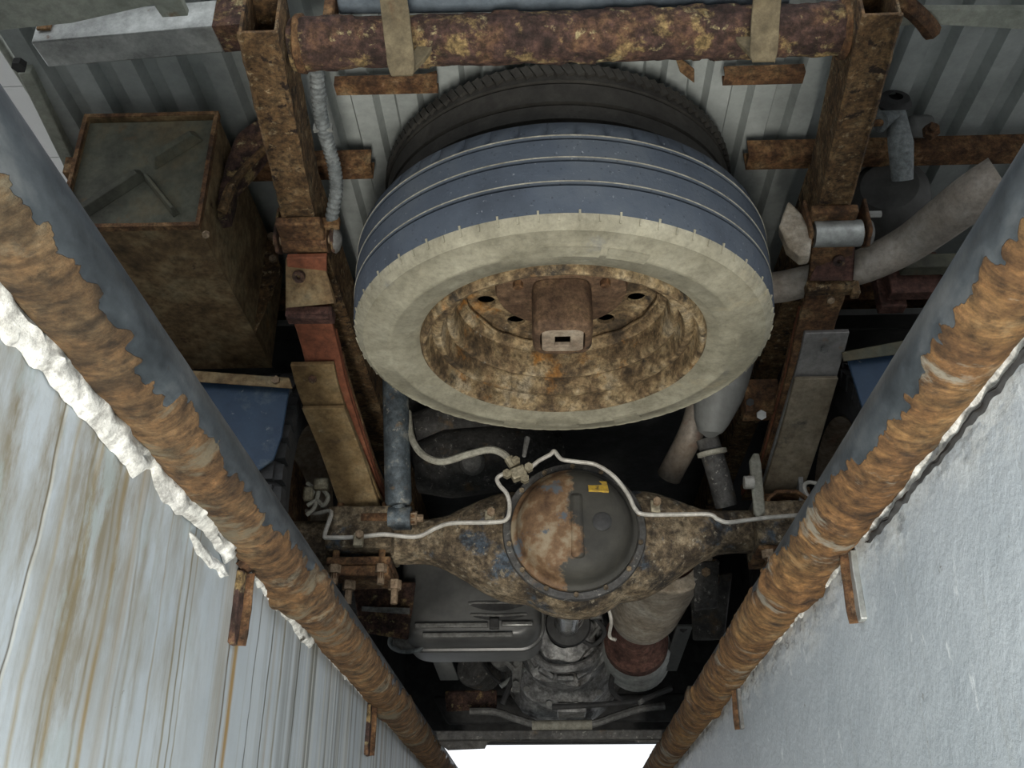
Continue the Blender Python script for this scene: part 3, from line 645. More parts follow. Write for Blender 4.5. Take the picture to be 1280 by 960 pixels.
# weld bead where the disc meets the rim, wavy
MB().tube([(SX + (.167 + .004 * noise.noise(Vector((i * .22, 0, 3)))) * math.cos(2 * math.pi * i / 120), SY + .167 * math.sin(2 * math.pi * i / 120), SZ + .108 + .008 * noise.noise(Vector((i * .17, 4, 3)))) for i in range(121)], .003, 6, False).build('weld_bead', 'rim', sp)
def disc(root):
    b = MB(); n = 10; m = 24; ri, ro = .112, .170; hr = .0165
    zf = lambda r_: SZ + .1255 - .004 * ((r_ - .14) / .03) ** 2
    for k in range(n):
        a0 = 2 * math.pi * k / n; a1 = 2 * math.pi * (k + 1) / n; ac = (a0 + a1) / 2
        outer = []
        for i in range(m):
            s_ = i / m * 4; q = s_ % 1
            if s_ < 1: r_, a = ri + (ro - ri) * q, a0
            elif s_ < 2: r_, a = ro, a0 + (a1 - a0) * q
            elif s_ < 3: r_, a = ro - (ro - ri) * q, a1
            else: r_, a = ri, a1 - (a1 - a0) * q
            outer.append((r_, a))
        vs = []
        cx_, cy_ = .14 * math.cos(ac), .14 * math.sin(ac)
        for r_, a in outer: vs.append(Vector((SX + r_ * math.cos(a), SY + r_ * math.sin(a), zf(r_))))
        for v in vs[:m]:
            d = Vector((v.x - SX - cx_, v.y - SY - cy_, 0)).normalized() * hr
            vs.append(Vector((SX + cx_ + d.x, SY + cy_ + d.y, SZ + .1255)))
        for v in vs[m:2 * m]: vs.append(v + Vector((0, 0, .007)))
        b.add(vs, [(j * m + i, j * m + (i + 1) % m, (j + 1) * m + (i + 1) % m, (j + 1) * m + i) for j in (0, 1) for i in range(m)])
    b.build('rim_disc', 'rim', root)
    MB().lathe([(.115, .1215), (.112, .113), (.100, .108), (.06, .106), (.002, .106)], (SX, SY, SZ), (0, 0, 1), 60).build('hub_plate', 'hub', root)
disc(sp)
for k in range(3):
    a = R(-150 + 60 * k)
    MB().bolt((SX + .085 * math.cos(a), SY + .085 * math.sin(a), SZ + .107), (0, 0, -1), .009, .01).build('wheel_stud', 'rust_brown', sp)
# carrier block bolted up through the hub
cr = thing('wheel_carrier', (SX, SY, SZ), 'rusty round cornered carrier block hanging inside the spare wheel rim', 'carrier')
def rsq(r_, n=40, p=4.5):
    return [(math.copysign(abs(math.cos(a)) ** (2 / p), math.cos(a)) * r_, math.copysign(abs(math.sin(a)) ** (2 / p), math.sin(a)) * r_) for a in (2 * math.pi * i / n for i in range(n))]
vs = []; rows = [(.050, .104), (.051, .095), (.051, .028), (.050, .019), (.046, .014), (.038, .012), (.037, .02)]
for r_, zz in rows: vs += [(SX + x, SY - .005 + y, SZ + zz) for x, y in rsq(r_)]
MB().add(vs, [(j * 40 + i, j * 40 + (i + 1) % 40, j * 40 + 40 + (i + 1) % 40, j * 40 + 40 + i) for j in range(len(rows) - 1) for i in range(40)]).build('block', 'hub', cr, rough=.0006)
b = MB()
b.box((SX, SY + .022, SZ + .018), (.07, .02, .008)).box((SX, SY - .028, SZ + .018), (.07, .02, .008)).box((SX - .024, SY - .003, SZ + .018), (.022, .032, .008)).box((SX + .024, SY - .003, SZ + .018), (.022, .032, .008))
b.build('slotted_plate', 'pipe_beige', cr, bevel=.001)
MB().box((SX, SY, SZ + .06), (.09, .09, .004)).build('cap', 'black', cr)

UX, UY, UZ = .028, 1.56, .655
su = thing('spare_wheel', (UX, UY, UZ), 'darker second spare wheel stacked above the beige one, under the truck bed', 'spare wheel')
tyre(su, UX, UY, UZ, .318, .19, .20, (.05, .085, .13), 'rubber_brown', 'rubber_brown', 240, 60)
MB().lathe([(.191, .012), (.184, .02), (.17, .08), (.165, .10), (.02, .10)], (UX, UY, UZ), (0, 0, 1), 60).build('rim', 'rust_dark', su)
b = MB()
for i in range(120):
    a = 2 * math.pi * i / 120
    for zz in (.030, .155):
        c = Vector((UX + .3185 * math.cos(a), UY + .3185 * math.sin(a), UZ + zz))
        b.box(c, (.008, .0125, .022), Matrix.Rotation(a, 3, 'Z') @ Matrix.Rotation(.5, 3, 'X'))
o = b.build('tread_lugs', 'rubber_brown', su); o['kind'] = 'stuff'

# ================================================================== RUSTY BOX
BT = .805; BB = .575; BX0, BX1 = -.775, -.550; BY0, BY1 = 1.315, 1.80
bx = thing('tool_box', (-.66, 1.55, BB), 'rusty sheet metal box hung outside the left rail, cross ribbed end', 'box')
MB().box(((BX0 + BX1) / 2, (BY0 + BY1) / 2, BB + .002), (BX1 - BX0, BY1 - BY0, .004)).build('bottom_panel', 'rust_box', bx, rough=.001, sub=5)
MB().box((BX1 - .002, (BY0 + BY1) / 2, (BB + BT) / 2), (.004, BY1 - BY0 - .01, BT - BB - .006)).build('side_panel', 'rust_box', bx, rough=.0008, sub=5)
MB().box((BX0 + .002, (BY0 + BY1) / 2, (BB + BT) / 2), (.004, BY1 - BY0 - .01, BT - BB - .006)).build('side_panel', 'rust_box', bx)
MB().box(((BX0 + BX1) / 2, BY1 - .002, (BB + BT) / 2), (BX1 - BX0 - .01, .004, BT - BB - .006)).build('front_panel', 'rust_box', bx)
MB().box(((BX0 + BX1) / 2, (BY0 + BY1) / 2, BT - .002), (BX1 - BX0, BY1 - BY0, .004)).build('lid', 'rust_box', bx)
ep = MB().box(((BX0 + BX1) / 2, BY0 + .012, (BB + BT) / 2), (BX1 - BX0 - .008, .004, BT - BB - .012)).build('end_panel', 'rust_box_end', bx)
cxe, cze = (BX0 + BX1) / 2, (BB + BT) / 2
def ridge(x0, z0, x1, z1, w=.018, name='rib'):
    a = Vector((cxe + x0, BY0 + .010, cze + z0)); b_ = Vector((cxe + x1, BY0 + .010, cze + z1)); d = (b_ - a).normalized(); n = Vector((-d.z, 0, d.x))
    MB().hexa([a - n * w / 2, a + n * w / 2, b_ + n * w / 2, b_ - n * w / 2],
              [v + Vector((0, -.017, 0)) for v in (a + d * w * .4 - n * w * .2, a + d * w * .4 + n * w * .2, b_ - d * w * .4 + n * w * .2, b_ - d * w * .4 - n * w * .2)]).build(name, 'rust_box_end', ep, bevel=.001)
ridge(.012, .015, .085, .075, .028); ridge(-.095, -.092, .004, -.004, .026); ridge(.01, -.012, .072, -.09, .012)
for za, zb, xa, xb in ((BB, BB, BX0, BX1), (BT, BT, BX0, BX1)):
    MB().box(((xa + xb) / 2, BY0 + .004, za), (xb - xa + .006, .012, .007)).build('seam', 'rust_brown', bx, rough=.001, sub=3)
for xx in (BX0, BX1):
    MB().box((xx, BY0 + .004, cze), (.007, .012, BT - BB)).build('seam', 'rust_brown', bx, rough=.001, sub=3)
# torn flange on the far inner edge
MB().hexa([at(*q, Y=1.66) for q in ((318, 290), (346, 300), (350, 345), (318, 420))], [at(*q, Y=1.672) for q in ((318, 290), (346, 300), (350, 345), (318, 420))]).build('torn_flange', 'rust_rail', bx, rough=.003, sub=5)
MB().bolt(at(340, 297, Y=1.645), (0, -1, 0), .008, .008).build('bolt', 'bolt', bx)
MB().bolt(at(342, 325, Y=1.645), (0, -1, 0), .008, .008).build('bolt', 'bolt', bx)
MB().bolt(at(258, 292, Y=1.312), (0, -.5, -1), .006, .006).build('rivet', 'bolt', bx)
br = thing('box_bracket', at(300, 200, Y=1.4), 'crusted curved bracket between the rusty box and the left rail', 'bracket')
q = [(335, 140), (338, 175), (312, 210), (292, 232), (284, 270), (272, 272), (274, 238), (282, 205), (296, 168)]
MB().prism([at(*p, Y=1.37) for p in q], (0, .03, 0)).build('gusset', 'rust_dark', br, rough=.002, sub=3)
MB().tube(spline([at(340, 178, Y=1.365), at(312, 205, Y=1.362), at(290, 232, Y=1.36), at(277, 265, Y=1.36)], 6), [.007] * 12 + [.009] * 7, 8).build('edge_roll', 'rust_rail', br, rough=.0015)

# ================================================================== LEAF SPRINGS
def leaf(t, pix, w, th, mat, name='leaf', yend=None):
    pts = spline([at(px, py, Y=Y) for px, py, Y in pix], 5)
    if yend:
        l = pts[-1]
        for k in range(1, 6): pts.append(l + Vector((.002 * k, yend * k / 5, .018 * (k / 5) ** 2)))
    return MB().band(pts, w, th, (1, 0, 0), (0, 0, 1)).build(name, mat, t, bevel=.0015, rough=.0004)
def lift(pix, dz, y=None): return [(a, b, c) for a, b, c in pix]
def spring(t, A, B, Cc, mats, wA):
    top = spline([at(px, py, Y=Y) for px, py, Y in A], 5)
    top = [v + Vector((0, 0, .018 * max(0, min(1, (i - 8) / 4)))) for i, v in enumerate(top)]
    l = top[-1]
    for k in range(1, 6): top.append(l + Vector((0, .05 * k, .02 * (k / 5) ** 2)))
    MB().band(top, wA, .011, (1, 0, 0), (0, 0, 1)).build('leaf', mats[0], t, bevel=.0015, rough=.0005)
    # second master leaf just above, a little shorter
    MB().band([v + Vector((0, 0, .0125)) for v in top[10:]], wA, .010, (1, 0, 0), (0, 0, 1)).build('leaf', 'spring_red' if mats[0] != 'spring_grey' else 'rust_brown', t, bevel=.0015)
    MB().band([v + Vector((0, 0, .024)) for v in top[13:]], wA, .010, (1, 0, 0), (0, 0, 1)).build('leaf', 'rust_brown', t, bevel=.0015)
    leaf(t, B, .080, .010, mats[1], yend=.30)
    lo_ = leaf(t, Cc, .080, .010, mats[2], yend=.28)
    for v in lo_.data.vertices: v.co.z -= .0095
sl = thing('leaf_spring', (-.38, 1.95, .3), 'brown leaf spring on the left, dusty stepped leaves with a red brown clip', 'leaf spring')
spring(sl, [(383, 322, 1.425), (386, 375, 1.52), (396, 428, 1.60), (412, 500, 1.71), (450, 612, 1.93)],
       [(390, 456, 1.635), (402, 500, 1.715), (450, 622, 1.925)], [(404, 505, 1.712), (428, 565, 1.82), (450, 630, 1.925)], ('spring_red', 'spring', 'spring'), .068)
MB().hexa([at(*q, Y=1.44) for q in ((357, 322), (402, 318), (404, 326), (357, 330))], [at(*q, Y=1.50) for q in ((357, 386), (419, 380), (419, 374), (357, 380))]).build('wrap_plate', 'rust_box', sl, bevel=.002, rough=.0006)
c = at(388, 394, Y=1.53)
MB().box(c, (.082, .03, .020)).box(c + Vector((0, -.012, -.012)), (.074, .010, .008)).build('clip', 'rust_red', sl, bevel=.002, rough=.001, sub=2)
MB().lathe([(.004, 0), (.011, 0), (.011, .006), (.004, .006)], at(374, 345, Y=1.455), (0, -.6, -1), 14).build('bolt', 'rust_dark', sl)
MB().bolt(at(391, 473, Y=1.655), (0, -.5, -1), .008, .006).build('bolt', 'rust_dark', sl)
# shackle
def shackle(t, c, mat_in, mat_plate, w=.062, flip=1):
    MB().tube([c + Vector((-w * .62, 0, 0)), c + Vector((w * .62, 0, 0))], .022, 20).build('eye', mat_in, t)
    MB().tube([c + Vector((-w * .9, 0, 0)), c + Vector((w * .9, 0, 0))], .008, 10).build('pin', 'bolt', t)
    for s_ in (-1, 1):
        p = [c + Vector((s_ * w * .72, 0, -.026)), c + Vector((s_ * w * .72, .026, -.012)), c + Vector((s_ * w * .74, .02, .05)), c + Vector((s_ * w * .74, -.02, .056)), c + Vector((s_ * w * .72, -.028, -.012))]
        MB().prism(p, (s_ * .006, 0, 0)).build('shackle_plate', mat_plate, t, bevel=.002, rough=.0008)
    MB().lathe([(.001, .008), (.01, .006), (.02, .002), (.024, -.004)], c + Vector((flip * w * .86, 0, 0)), (flip, 0, 0), 20).build('bush_cap', 'grey_steel', t)
shackle(sl, at(383, 300, Y=1.425), 'rust_brown', 'rust_dark')
MB().box(at(392, 292, Y=1.40) + Vector((0, 0, .02)), (.085, .012, .02)).build('hanger_lip', 'rust_brown', sl, bevel=.002)
sr = thing('leaf_spring', (.46, 1.95, .3), 'grey brown leaf spring on the right, silvery shackle and worn grey leaf tip', 'leaf spring')
spring(sr, [(1042, 300, 1.40), (1036, 350, 1.49), (1025, 400, 1.585), (1008, 480, 1.72), (976, 592, 1.93)],
       [(1034, 416, 1.62), (1022, 462, 1.70), (980, 600, 1.925)], [(1020, 468, 1.70), (1000, 540, 1.82), (979, 606, 1.925)], ('rust_brown', 'spring_steel', 'spring_grey'), .068)
MB().hexa([at(*q, Y=1.42) for q in ((1032, 302), (1068, 303), (1069, 310), (1030, 308))], [at(*q, Y=1.48) for q in ((1013, 352), (1066, 352), (1066, 347), (1013, 347))]).build('wrap_plate', 'rust_red', sr, bevel=.002, rough=.0006)
c = at(1038, 360, Y=1.50)
MB().box(c, (.084, .022, .018)).box(c + Vector((.04, 0, -.002)), (.014, .02, .03)).build('clip', 'rust_rail', sr, bevel=.002, rough=.001, sub=2)
MB().lathe([(.004, 0), (.010, 0), (.010, .006), (.004, .006)], at(1048, 325, Y=1.44), (0, -.6, -1), 14).build('bolt', 'rust_dark', sr)
MB().bolt(at(1038, 374, Y=1.525), (0, -.5, -1), .007, .006).build('bolt', 'bolt', sr)
MB().bolt(at(1030, 436, Y=1.65), (0, -.5, -1), .007, .005).build('bolt', 'grey_steel', sr)
shackle(sr, at(1046, 292, Y=1.40), 'zinc', 'rust_brown', flip=1)
q = [(985, 250), (1002, 266), (1016, 292), (1012, 318), (1000, 320), (984, 306), (974, 282)]
MB().prism([at(*p, Y=1.385) for p in q], (.004, .03, 0)).build('cast_ear', 'muffler', sr, bevel=.004, rough=.002, sub=1)
MB().bolt(at(1086, 268, Y=1.40), (1, 0, 0), .006, .02).build('bolt', 'bright', sr)

# ================================================================== REAR AXLE
AY = 1.97
ax_ = thing('rear_axle', (TX, AY, .13), 'muddy rear axle housing with a round bulging differential in the middle', 'axle')
def housing():
    DX, DZ = .050, .246
    xs = [-.56 + i * .0125 for i in range(97)]
    n = 40; vs = []
    for x in xs:
        d = abs(x - DX)
        zc = .262 if x < DX else .275
        arm_h = .042 if x < DX else .040
        if d < .142: hh = math.sqrt(max(.142 ** 2 - d * d, 0)) 
        else: hh = 0
        # flared transition from the round centre to the arms
        tr = max(0, min(1, (.30 - d) / .18))
        fl = arm_h + .065 * tr * tr * (3 - 2 * tr)
        h_ = max(fl, hh * .98)
        bl = max(0, min(1, (.30 - d) / .2))
        z_ = zc * (1 - bl) + DZ * bl
        dp = .045 + .055 * bl
        for k in range(n):
            a = 2 * math.pi * k / n
            ca = math.copysign(abs(math.cos(a)) ** .75, math.cos(a)); sa = math.copysign(abs(math.sin(a)) ** .75, math.sin(a))
            vs.append((x, AY + ca * dp, z_ + sa * h_))
    m = len(xs)
    fs = [(i * n + k, i * n + (k + 1) % n, (i + 1) * n + (k + 1) % n, (i + 1) * n + k) for i in range(m - 1) for k in range(n)]
    fs += [tuple(range(n)), tuple((m - 1) * n + k for k in range(n))]
    MB().add(vs, fs).build('housing', 'axle', ax_, rough=.0018)
    c = (DX, AY - .095, DZ)
    MB().lathe([(.134, .0), (.137, -.008), (.135, -.016), (.124, -.019), (.120, -.014), (.110, -.012)], c, (0, 1, 0), 90).build('cover_flange', 'dark', ax_, rough=.0008)
    # profile along -y: domed pressing with a flat crown
    dome = [(.122, .0), (.120, .008), (.1135, .010), (.110, .014), (.107, .026), (.100, .042), (.089, .053), (.072, .060), (.05, .063), (.0005, .064)]
    cov = MB().lathe(dome, (DX, AY - .108, DZ), (0, -1, 0), 80)
    o = cov.build('cover', 'cover', ax_)
    o.data.transform(Matrix.Translation(Vector((TX - DX, 0, .13 - DZ)))); o.location = (DX - TX, 0, DZ - .13)
    MB().box((DX + .004, AY - .166, DZ - .012), (.026, .020, .125)).build('vertical_rib', 'cover', o, bevel=.008)
    MB().lathe([(.018, .0), (.018, -.006), (.014, -.008), (.001, -.008)], (DX + .050, AY - .166, DZ - .006), (0, 1, 0), 20).build('filler_plug', 'black', o)
    MB().box((DX + .045, AY - .163, DZ + .066), (.038, .004, .028), Matrix.Rotation(.18, 3, 'Z') @ Matrix.Rotation(-.50, 3, 'X')).build('sticker', 'yellow', o)
    for k in range(14):
        a = 2 * math.pi * (k + .5) / 14
        MB().bolt((DX + .127 * math.cos(a), AY - .113, DZ + .127 * math.sin(a)), (0, -1, 0), .005, .005).build('flange_bolt', 'axle', ax_)
housing()
# spring seats, clamps and u-bolts
for s_, px, pyc in ((-1, 452, 655), (1, 982, 632)):
    c = at(px, pyc, Y=1.915)
    t = thing('spring_clamp', (c.x, c.y, .16), 'rusty clamp and U bolts holding the %s leaf spring to the axle' % ('left' if s_ < 0 else 'right'), 'clamp')
    MB().band([c + Vector((-.036, 0, -.03)), c + Vector((-.034, 0, .005)), c + Vector((-.018, 0, .017)), c + Vector((.018, 0, .017)), c + Vector((.034, 0, .005)), c + Vector((.036, 0, -.03))], .05, .008, (0, 1, 0), (0, 0, 1)).build('saddle', 'spring' if s_ < 0 else 'rust_brown', t, bevel=.002)
    MB().box(c + Vector((0, .045, -.01)), (.064, .05, .05)).build('block', 'rust_brown', t, bevel=.003, rough=.0008, sub=2)
    MB().box(c + Vector((0, .03, .022)), (.09, .05, .012)).build('pad', 'spring' if s_ < 0 else 'rust_brown', t, bevel=.002)
    MB().box((c.x, AY - .015, .268), (.13, .14, .085)).build('seat_block', 'axle', t, bevel=.006, rough=.003, sub=5)
    zb = .205 if s_ < 0 else .225
    MB().box((c.x, AY - .0, zb), (.125, .13, .016)).build('bottom_plate', 'rust_brown', t, bevel=.003, rough=.001, sub=2)
    MB().box((c.x + .01, AY - .01, zb - .018), (.10, .10, .02)).build('shock_plate', 'rust_brown', t, bevel=.003, rough=.001, sub=2)
    for dx in (-.045, .045):
        p = [(c.x + dx, AY - .058, zb - .035), (c.x + dx, AY - .060, zb + .06), (c.x + dx, AY - .055, zb + .12)]
        MB().tube(p, .007, 10).build('u_bolt', 'rust_brown', t)
        MB().bolt((c.x + dx, AY - .058, zb - .008), (0, 0, -1), .013, .016, .022).build('nut', 'bolt', t)
        MB().bolt((c.x + dx + .022, AY - .02, zb - .028), (0, 0, -1), .013, .018, .028).build('nut', 'bolt', t)

# ================================================================== BRAKE LINES
def line(root, pix, Y, r=.0042, mat='line', n=6, name='tube'):
    pts = [at(a, b, Y=(c[0] if c else Y)) for a, b, *c in pix]
    return MB().tube(spline(pts, n), r, 8).build(name, mat, root)
YB = AY - .135
bl = thing('brake_line', at(648, 592, Y=YB), 'pale bent brake pipe with a brass tee running along the axle top', 'brake line')
line(bl, [(383, 638, 1.93), (395, 642, 1.91), (414, 640, 1.88), (406, 668, 1.86), (412, 672, 1.86), (450, 671, 1.86), (480, 668, 1.86), (520, 671, 1.86), (545, 660, 1.86), (565, 654, 1.85), (610, 653, YB), (632, 650, YB), (637, 635, YB), (634, 618, YB), (624, 606, YB), (622, 597, YB), (634, 590, YB)], YB)
line(bl, [(660, 588, YB), (672, 577, YB), (688, 568, YB), (693, 564, YB), (702, 574, YB), (720, 577, YB), (745, 581, YB), (768, 596, YB), (785, 618, YB), (794, 636, YB), (806, 643, YB), (850, 643, 1.85), (886, 643, 1.85), (897, 649, 1.85), (910, 653, 1.85), (935, 650, 1.85), (960, 647, 1.85), (1010, 643, 1.87)], YB)
c = at(648, 592, Y=YB)
MB().box(c, (.03, .022, .024), Matrix.Rotation(-.4, 3, 'Y')).build('tee_fitting', 'brass', bl, bevel=.003)
for p in ((634, 594), (661, 586), (645, 578), (656, 600)):
    MB().bolt(at(*p, Y=YB) , (0, -1, 0), .009, .012).build('nut', 'brass', bl)
for p in ((448, 675), (612, 647), (819, 634)):
    MB().box(at(*p, Y=1.845), (.018, .014, .026)).build('clip', 'brass', bl, bevel=.002)
    MB().bolt(at(p[0] + 2, p[1] - 6, Y=1.835), (0, -1, 0), .008, .01).build('clip_bolt', 'bolt', bl)
bh = thing('brake_hose', at(560, 575, Y=1.86), 'flexible dusty brake hose looping from the shock absorber to the tee', 'hose')
line(bh, [(510, 515, 1.88), (514, 545, 1.87), (528, 568, 1.86), (552, 577, 1.85), (585, 568, 1.84), (612, 562, 1.84), (630, 568, 1.835), (642, 582, 1.835)], YB, .0072, 'hose', 8)
MB().tube([at(636, 573, Y=1.835), at(643, 584, Y=1.835)], .010, 8).build('ferrule', 'brass', bh)
MB().tube([at(655, 570, Y=1.84), at(659, 548, Y=1.86)], [.004, .006], 8).build('breather', 'grey_steel', bh)

# ================================================================== SHOCK ABSORBERS
sk = thing('shock_absorber', at(500, 645, Y=1.90), 'blue grey tube shock absorber beside the left leaf spring', 'shock absorber')
a = at(498, 632, Y=1.89); b = at(494, 470, Y=1.86)
MB().tube([a, a.lerp(b, .03), a.lerp(b, .97), b], [.022, .0265, .0265, .0265], 24).build('body', 'shock', sk)
a2 = at(500, 648, Y=1.895)
MB().tube([a2 + Vector((-.022, 0, 0)), a2 + Vector((.022, 0, 0))], .023, 18).build('lower_eye', 'shock', sk)
MB().tube([a, a2], .014, 12).build('neck', 'shock', sk)
MB().tube([a2 + Vector((-.075, 0, .0)), a2 + Vector((.03, 0, 0))], .013, 12).build('mount_pin', 'rust_brown', sk)
MB().bolt(a2 + Vector((.022, 0, 0)), (1, 0, 0), .014, .012, .012).build('nut', 'bolt', sk)
sk = thing('shock_absorber', at(905, 625, Y=1.93), 'grey round ended shock absorber behind the spare wheel on the right', 'shock absorber')
MB().tube([at(888, 544, Y=1.86), at(888, 540, Y=1.86), at(889, 528, Y=1.85), at(898, 490, Y=1.83), at(916, 420, Y=1.80)], [.012, .024, .034, .052, .056], 26).build('dust_cover', 'shock_grey', sk)
MB().tube([at(884, 548, Y=1.90), at(897, 590, Y=1.92), at(908, 632, Y=1.95)], .023, 18).build('body', 'dark', sk)
MB().lathe([(.024, -.006), (.030, -.004), (.030, .004), (.024, .006)], at(890, 566, Y=1.905), (.2, .3, -1), 24).build('collar', 'hose', sk)
cb = thing('cable_lever', at(945, 600, Y=1.88), 'pale upright lever plate beside the right spring seat', 'lever')
MB().prism([at(*q, Y=1.88) for q in ((937, 575), (942, 566), (949, 566), (952, 580), (957, 640), (948, 646), (943, 640))], (0, .012, 0)).build('plate', 'hose', cb, bevel=.003)
MB().tube([at(930, 603, Y=1.872), at(942, 603, Y=1.872)], .013, 12).build('knob', 'line', cb)
MB().prism([at(*q, Y=1.90) for q in ((998, 590), (1003, 590), (1008, 640), (1000, 640))], (0, .03, 0)).build('stay', 'grey_steel', cb)
MB().tube(spline([at(1030, 606, Y=1.9), at(1010, 603, Y=1.9), at(1006, 612, Y=1.9), at(1018, 636, Y=1.9)], 5), .004, 8).build('wire', 'line', cb)

# ================================================================== EXHAUST
ex = thing('tailpipe', at(1080, 335, Z=.57), 'grey beige exhaust tailpipe bending out under the right spring shackle', 'tailpipe')
p = [at(1252, 224, Y=1.30), at(1215, 246, Y=1.33), at(1170, 280, Y=1.40), at(1130, 308, Y=1.46), at(1080, 332, Z=.585), at(1030, 346, Z=.587), at(985, 357, Z=.587), at(945, 365, Z=.59), at(905, 390, Y=1.74), at(885, 450, Y=1.97), at(868, 530, Y=2.06), at(836, 596, Y=2.16)]
pp = spline(p, 7)
tube_r = [.040 - .012 * min(i / 34, 1) for i in range(len(pp))]
MB().tube(pp, tube_r, 24, False).build('pipe', 'tailpipe', ex)
MB().tube(pp[:6], [r_ - .003 for r_ in tube_r[:6]], 24, False).build('bore', 'black', ex)
MB().tube(pp[2:26], .0035, 6, hint=(0, 1, 0)).build('hem', 'tailpipe', ex) if False else None
MB().tube([at(992, 356, Y=1.60), at(1000, 352, Y=1.595)], .033, 20).build('clamp', 'rust_brown', ex)
MB().tube(pp[62:], .0275, 20).build('bare_end', 'pipe_beige', ex) if len(pp) > 66 else None
hg = thing('exhaust_hanger', at(1120, 190, Y=1.35), 'grey tubular hanger with a black rubber ring outside the right rail', 'hanger')
MB().tube([at(1100, 152, Y=1.34), at(1120, 148, Y=1.35), at(1126, 180, Y=1.36), at(1128, 225, Y=1.40)], [.018, .02, .021, .018], 16).build('tube', 'conduit', hg)
MB().lathe([(.012, -.012), (.024, -.01), (.03, 0), (.024, .01), (.012, .012)], at(1118, 128, Y=1.37), (0, -1, .3), 24).build('rubber_ring', 'rubber', hg)
MB().tube([at(1080, 155, Y=1.34), at(1104, 153, Y=1.34)], .006, 8).build('rod', 'rust_brown', hg)
MB().box(at(1150, 158, Y=1.42), (.05, .03, .04)).build('block', 'shock_grey', hg, bevel=.012)
MB().bolt(at(1162, 166, Y=1.40), (0, -1, -.3), .014, .014, .01).build('bolt', 'rust_brown', hg)
mf = thing('muffler', at(815, 735, Y=2.35), 'dusty beige exhaust canister with a bright band under the right half of the axle', 'muffler')
A_ = at(838, 690, Y=2.2); B_ = at(800, 772, Y=2.66); d = (B_ - A_)
MB().lathe([(.062, .004), (.088, .0), (.094, .002), (.095, .010), (.091, .016), (.091, d.length * .55), (.090, d.length * .80), (.082, d.length * .93), (.06, d.length)], A_, d, 40).build('canister', 'muffler', mf)
MB().lathe([(.001, .02), (.062, .02), (.064, .002)], A_, d, 32).build('end_plate', 'rust_red', mf)
MB().tube([A_ + d.normalized() * .02, at(856, 676, Y=2.08)], .03, 16).build('outlet', 'rust_red', mf)
C2 = at(795, 800, Y=2.95); D2 = at(796, 832, Y=3.25); d2 = D2 - C2
MB().lathe([(.03, -.25), (.06, -.06), (.086, -.005), (.092, 0), (.092, .05)], C2, d2, 32).build('front_cone', 'rust_red', mf)
q = [(.090 + (.010 if (i % 2) else 0), .05 + i * .018) for i in range(11)]
MB().lathe(q, C2, d2, 32).build('bright_band', 'zinc', mf, sharp=20)
MB().lathe([(.092, .23), (.06, .30), (.03, .34), (.001, .34)], C2, d2, 32).build('front_end', 'dark', mf)
MB().tube(spline([at(757, 748, Y=2.22), at(764, 775, Y=2.25), at(762, 795, Y=2.3), at(770, 800, Y=2.3)], 6), .004, 6).build('sensor_wire', 'line', mf)

# ================================================================== FUEL TANK, SHAFT, GEARBOX
ft = thing('fuel_tank', at(588, 800, Y=2.75), 'glossy black plastic fuel tank with slots under the left half of the axle', 'fuel tank')
def rbox(x0, x1, z0, z1, y0, y1, r_=.07):
    n = 10; ring = []
    for cx_, cz_, a0 in ((x1 - r_, z1 - r_ * .5, 0), (x0 + r_, z1 - r_ * .5, 90), (x0 + r_, z0 + r_, 180), (x1 - r_, z0 + r_, 270)):
        rz = r_ * .5 if a0 < 180 else r_
        for i in range(n): a = R(a0 + 90 * i / (n - 1)); ring.append((cx_ + math.cos(a) * r_, cz_ + math.sin(a) * rz))
    return ring
ring = rbox(-.375, -.02, .190, .47, 0, 0, .055)
cx_ = -.2; cz_ = .33; vs = []; rows = []
for y, k in ((2.50, .0), (2.50, .86), (2.505, .93), (2.52, .98), (2.55, 1.0), (2.74, 1.0), (2.78, .95), (2.79, .0)):
    rows.append(y); vs += [(cx_ + (x - cx_) * k, y, cz_ + (z - cz_) * (k if k < .99 else 1)) for x, z in ring]
m = len(ring)
MB().add(vs, [(j * m + i, j * m + (i + 1) % m, (j + 1) * m + (i + 1) % m, (j + 1) * m + i) for j in range(len(rows) - 1) for i in range(m)]).build('shell', 'tank', ft)
def slot(x0, x1, z, h):
    n = 12; top = []; bot = []
    for i in range(n + 1):
        x = x0 + (x1 - x0) * i / n; e = math.sin(math.pi * i / n) ** .6
        zz = z - .008 * math.sin(math.pi * i / n)
        top.append((x, zz + h * e / 2)); bot.append((x, zz - h * e / 2))
    b_ = MB(); pol = [(x, 2.497, zz) for x, zz in top] + [(x, 2.497, zz) for x, zz in bot[::-1][1:-1]]
    b_.prism(pol, (0, .006, 0)); b_.build('slot', 'black', ft)
    MB().tube([(x, 2.496, zz) for x, zz in top], .003, 6).build('slot_lip', 'grey_steel', ft)
slot(-.20, -.055, .278, .020); slot(-.195, -.055, .250, .012)
MB().box((-.135, 2.49, .226), (.024, .012, .026)).build('buckle', 'black', ft, bevel=.002)
for zz, xx0, xx1 in ((.224, -.33, -.15), (.226, -.118, -.04), (.200, -.31, -.09)):
    MB().box(((xx0 + xx1) / 2, 2.493, zz), (xx1 - xx0, .012, .012)).build('strap', 'bright' if xx1 > -.05 else 'grey_steel', ft, bevel=.003)
MB().tube([(x, 2.6, z) for x, z in ring[18:] + ring[:1]], .008, 8).build('seam', 'tank', ft)
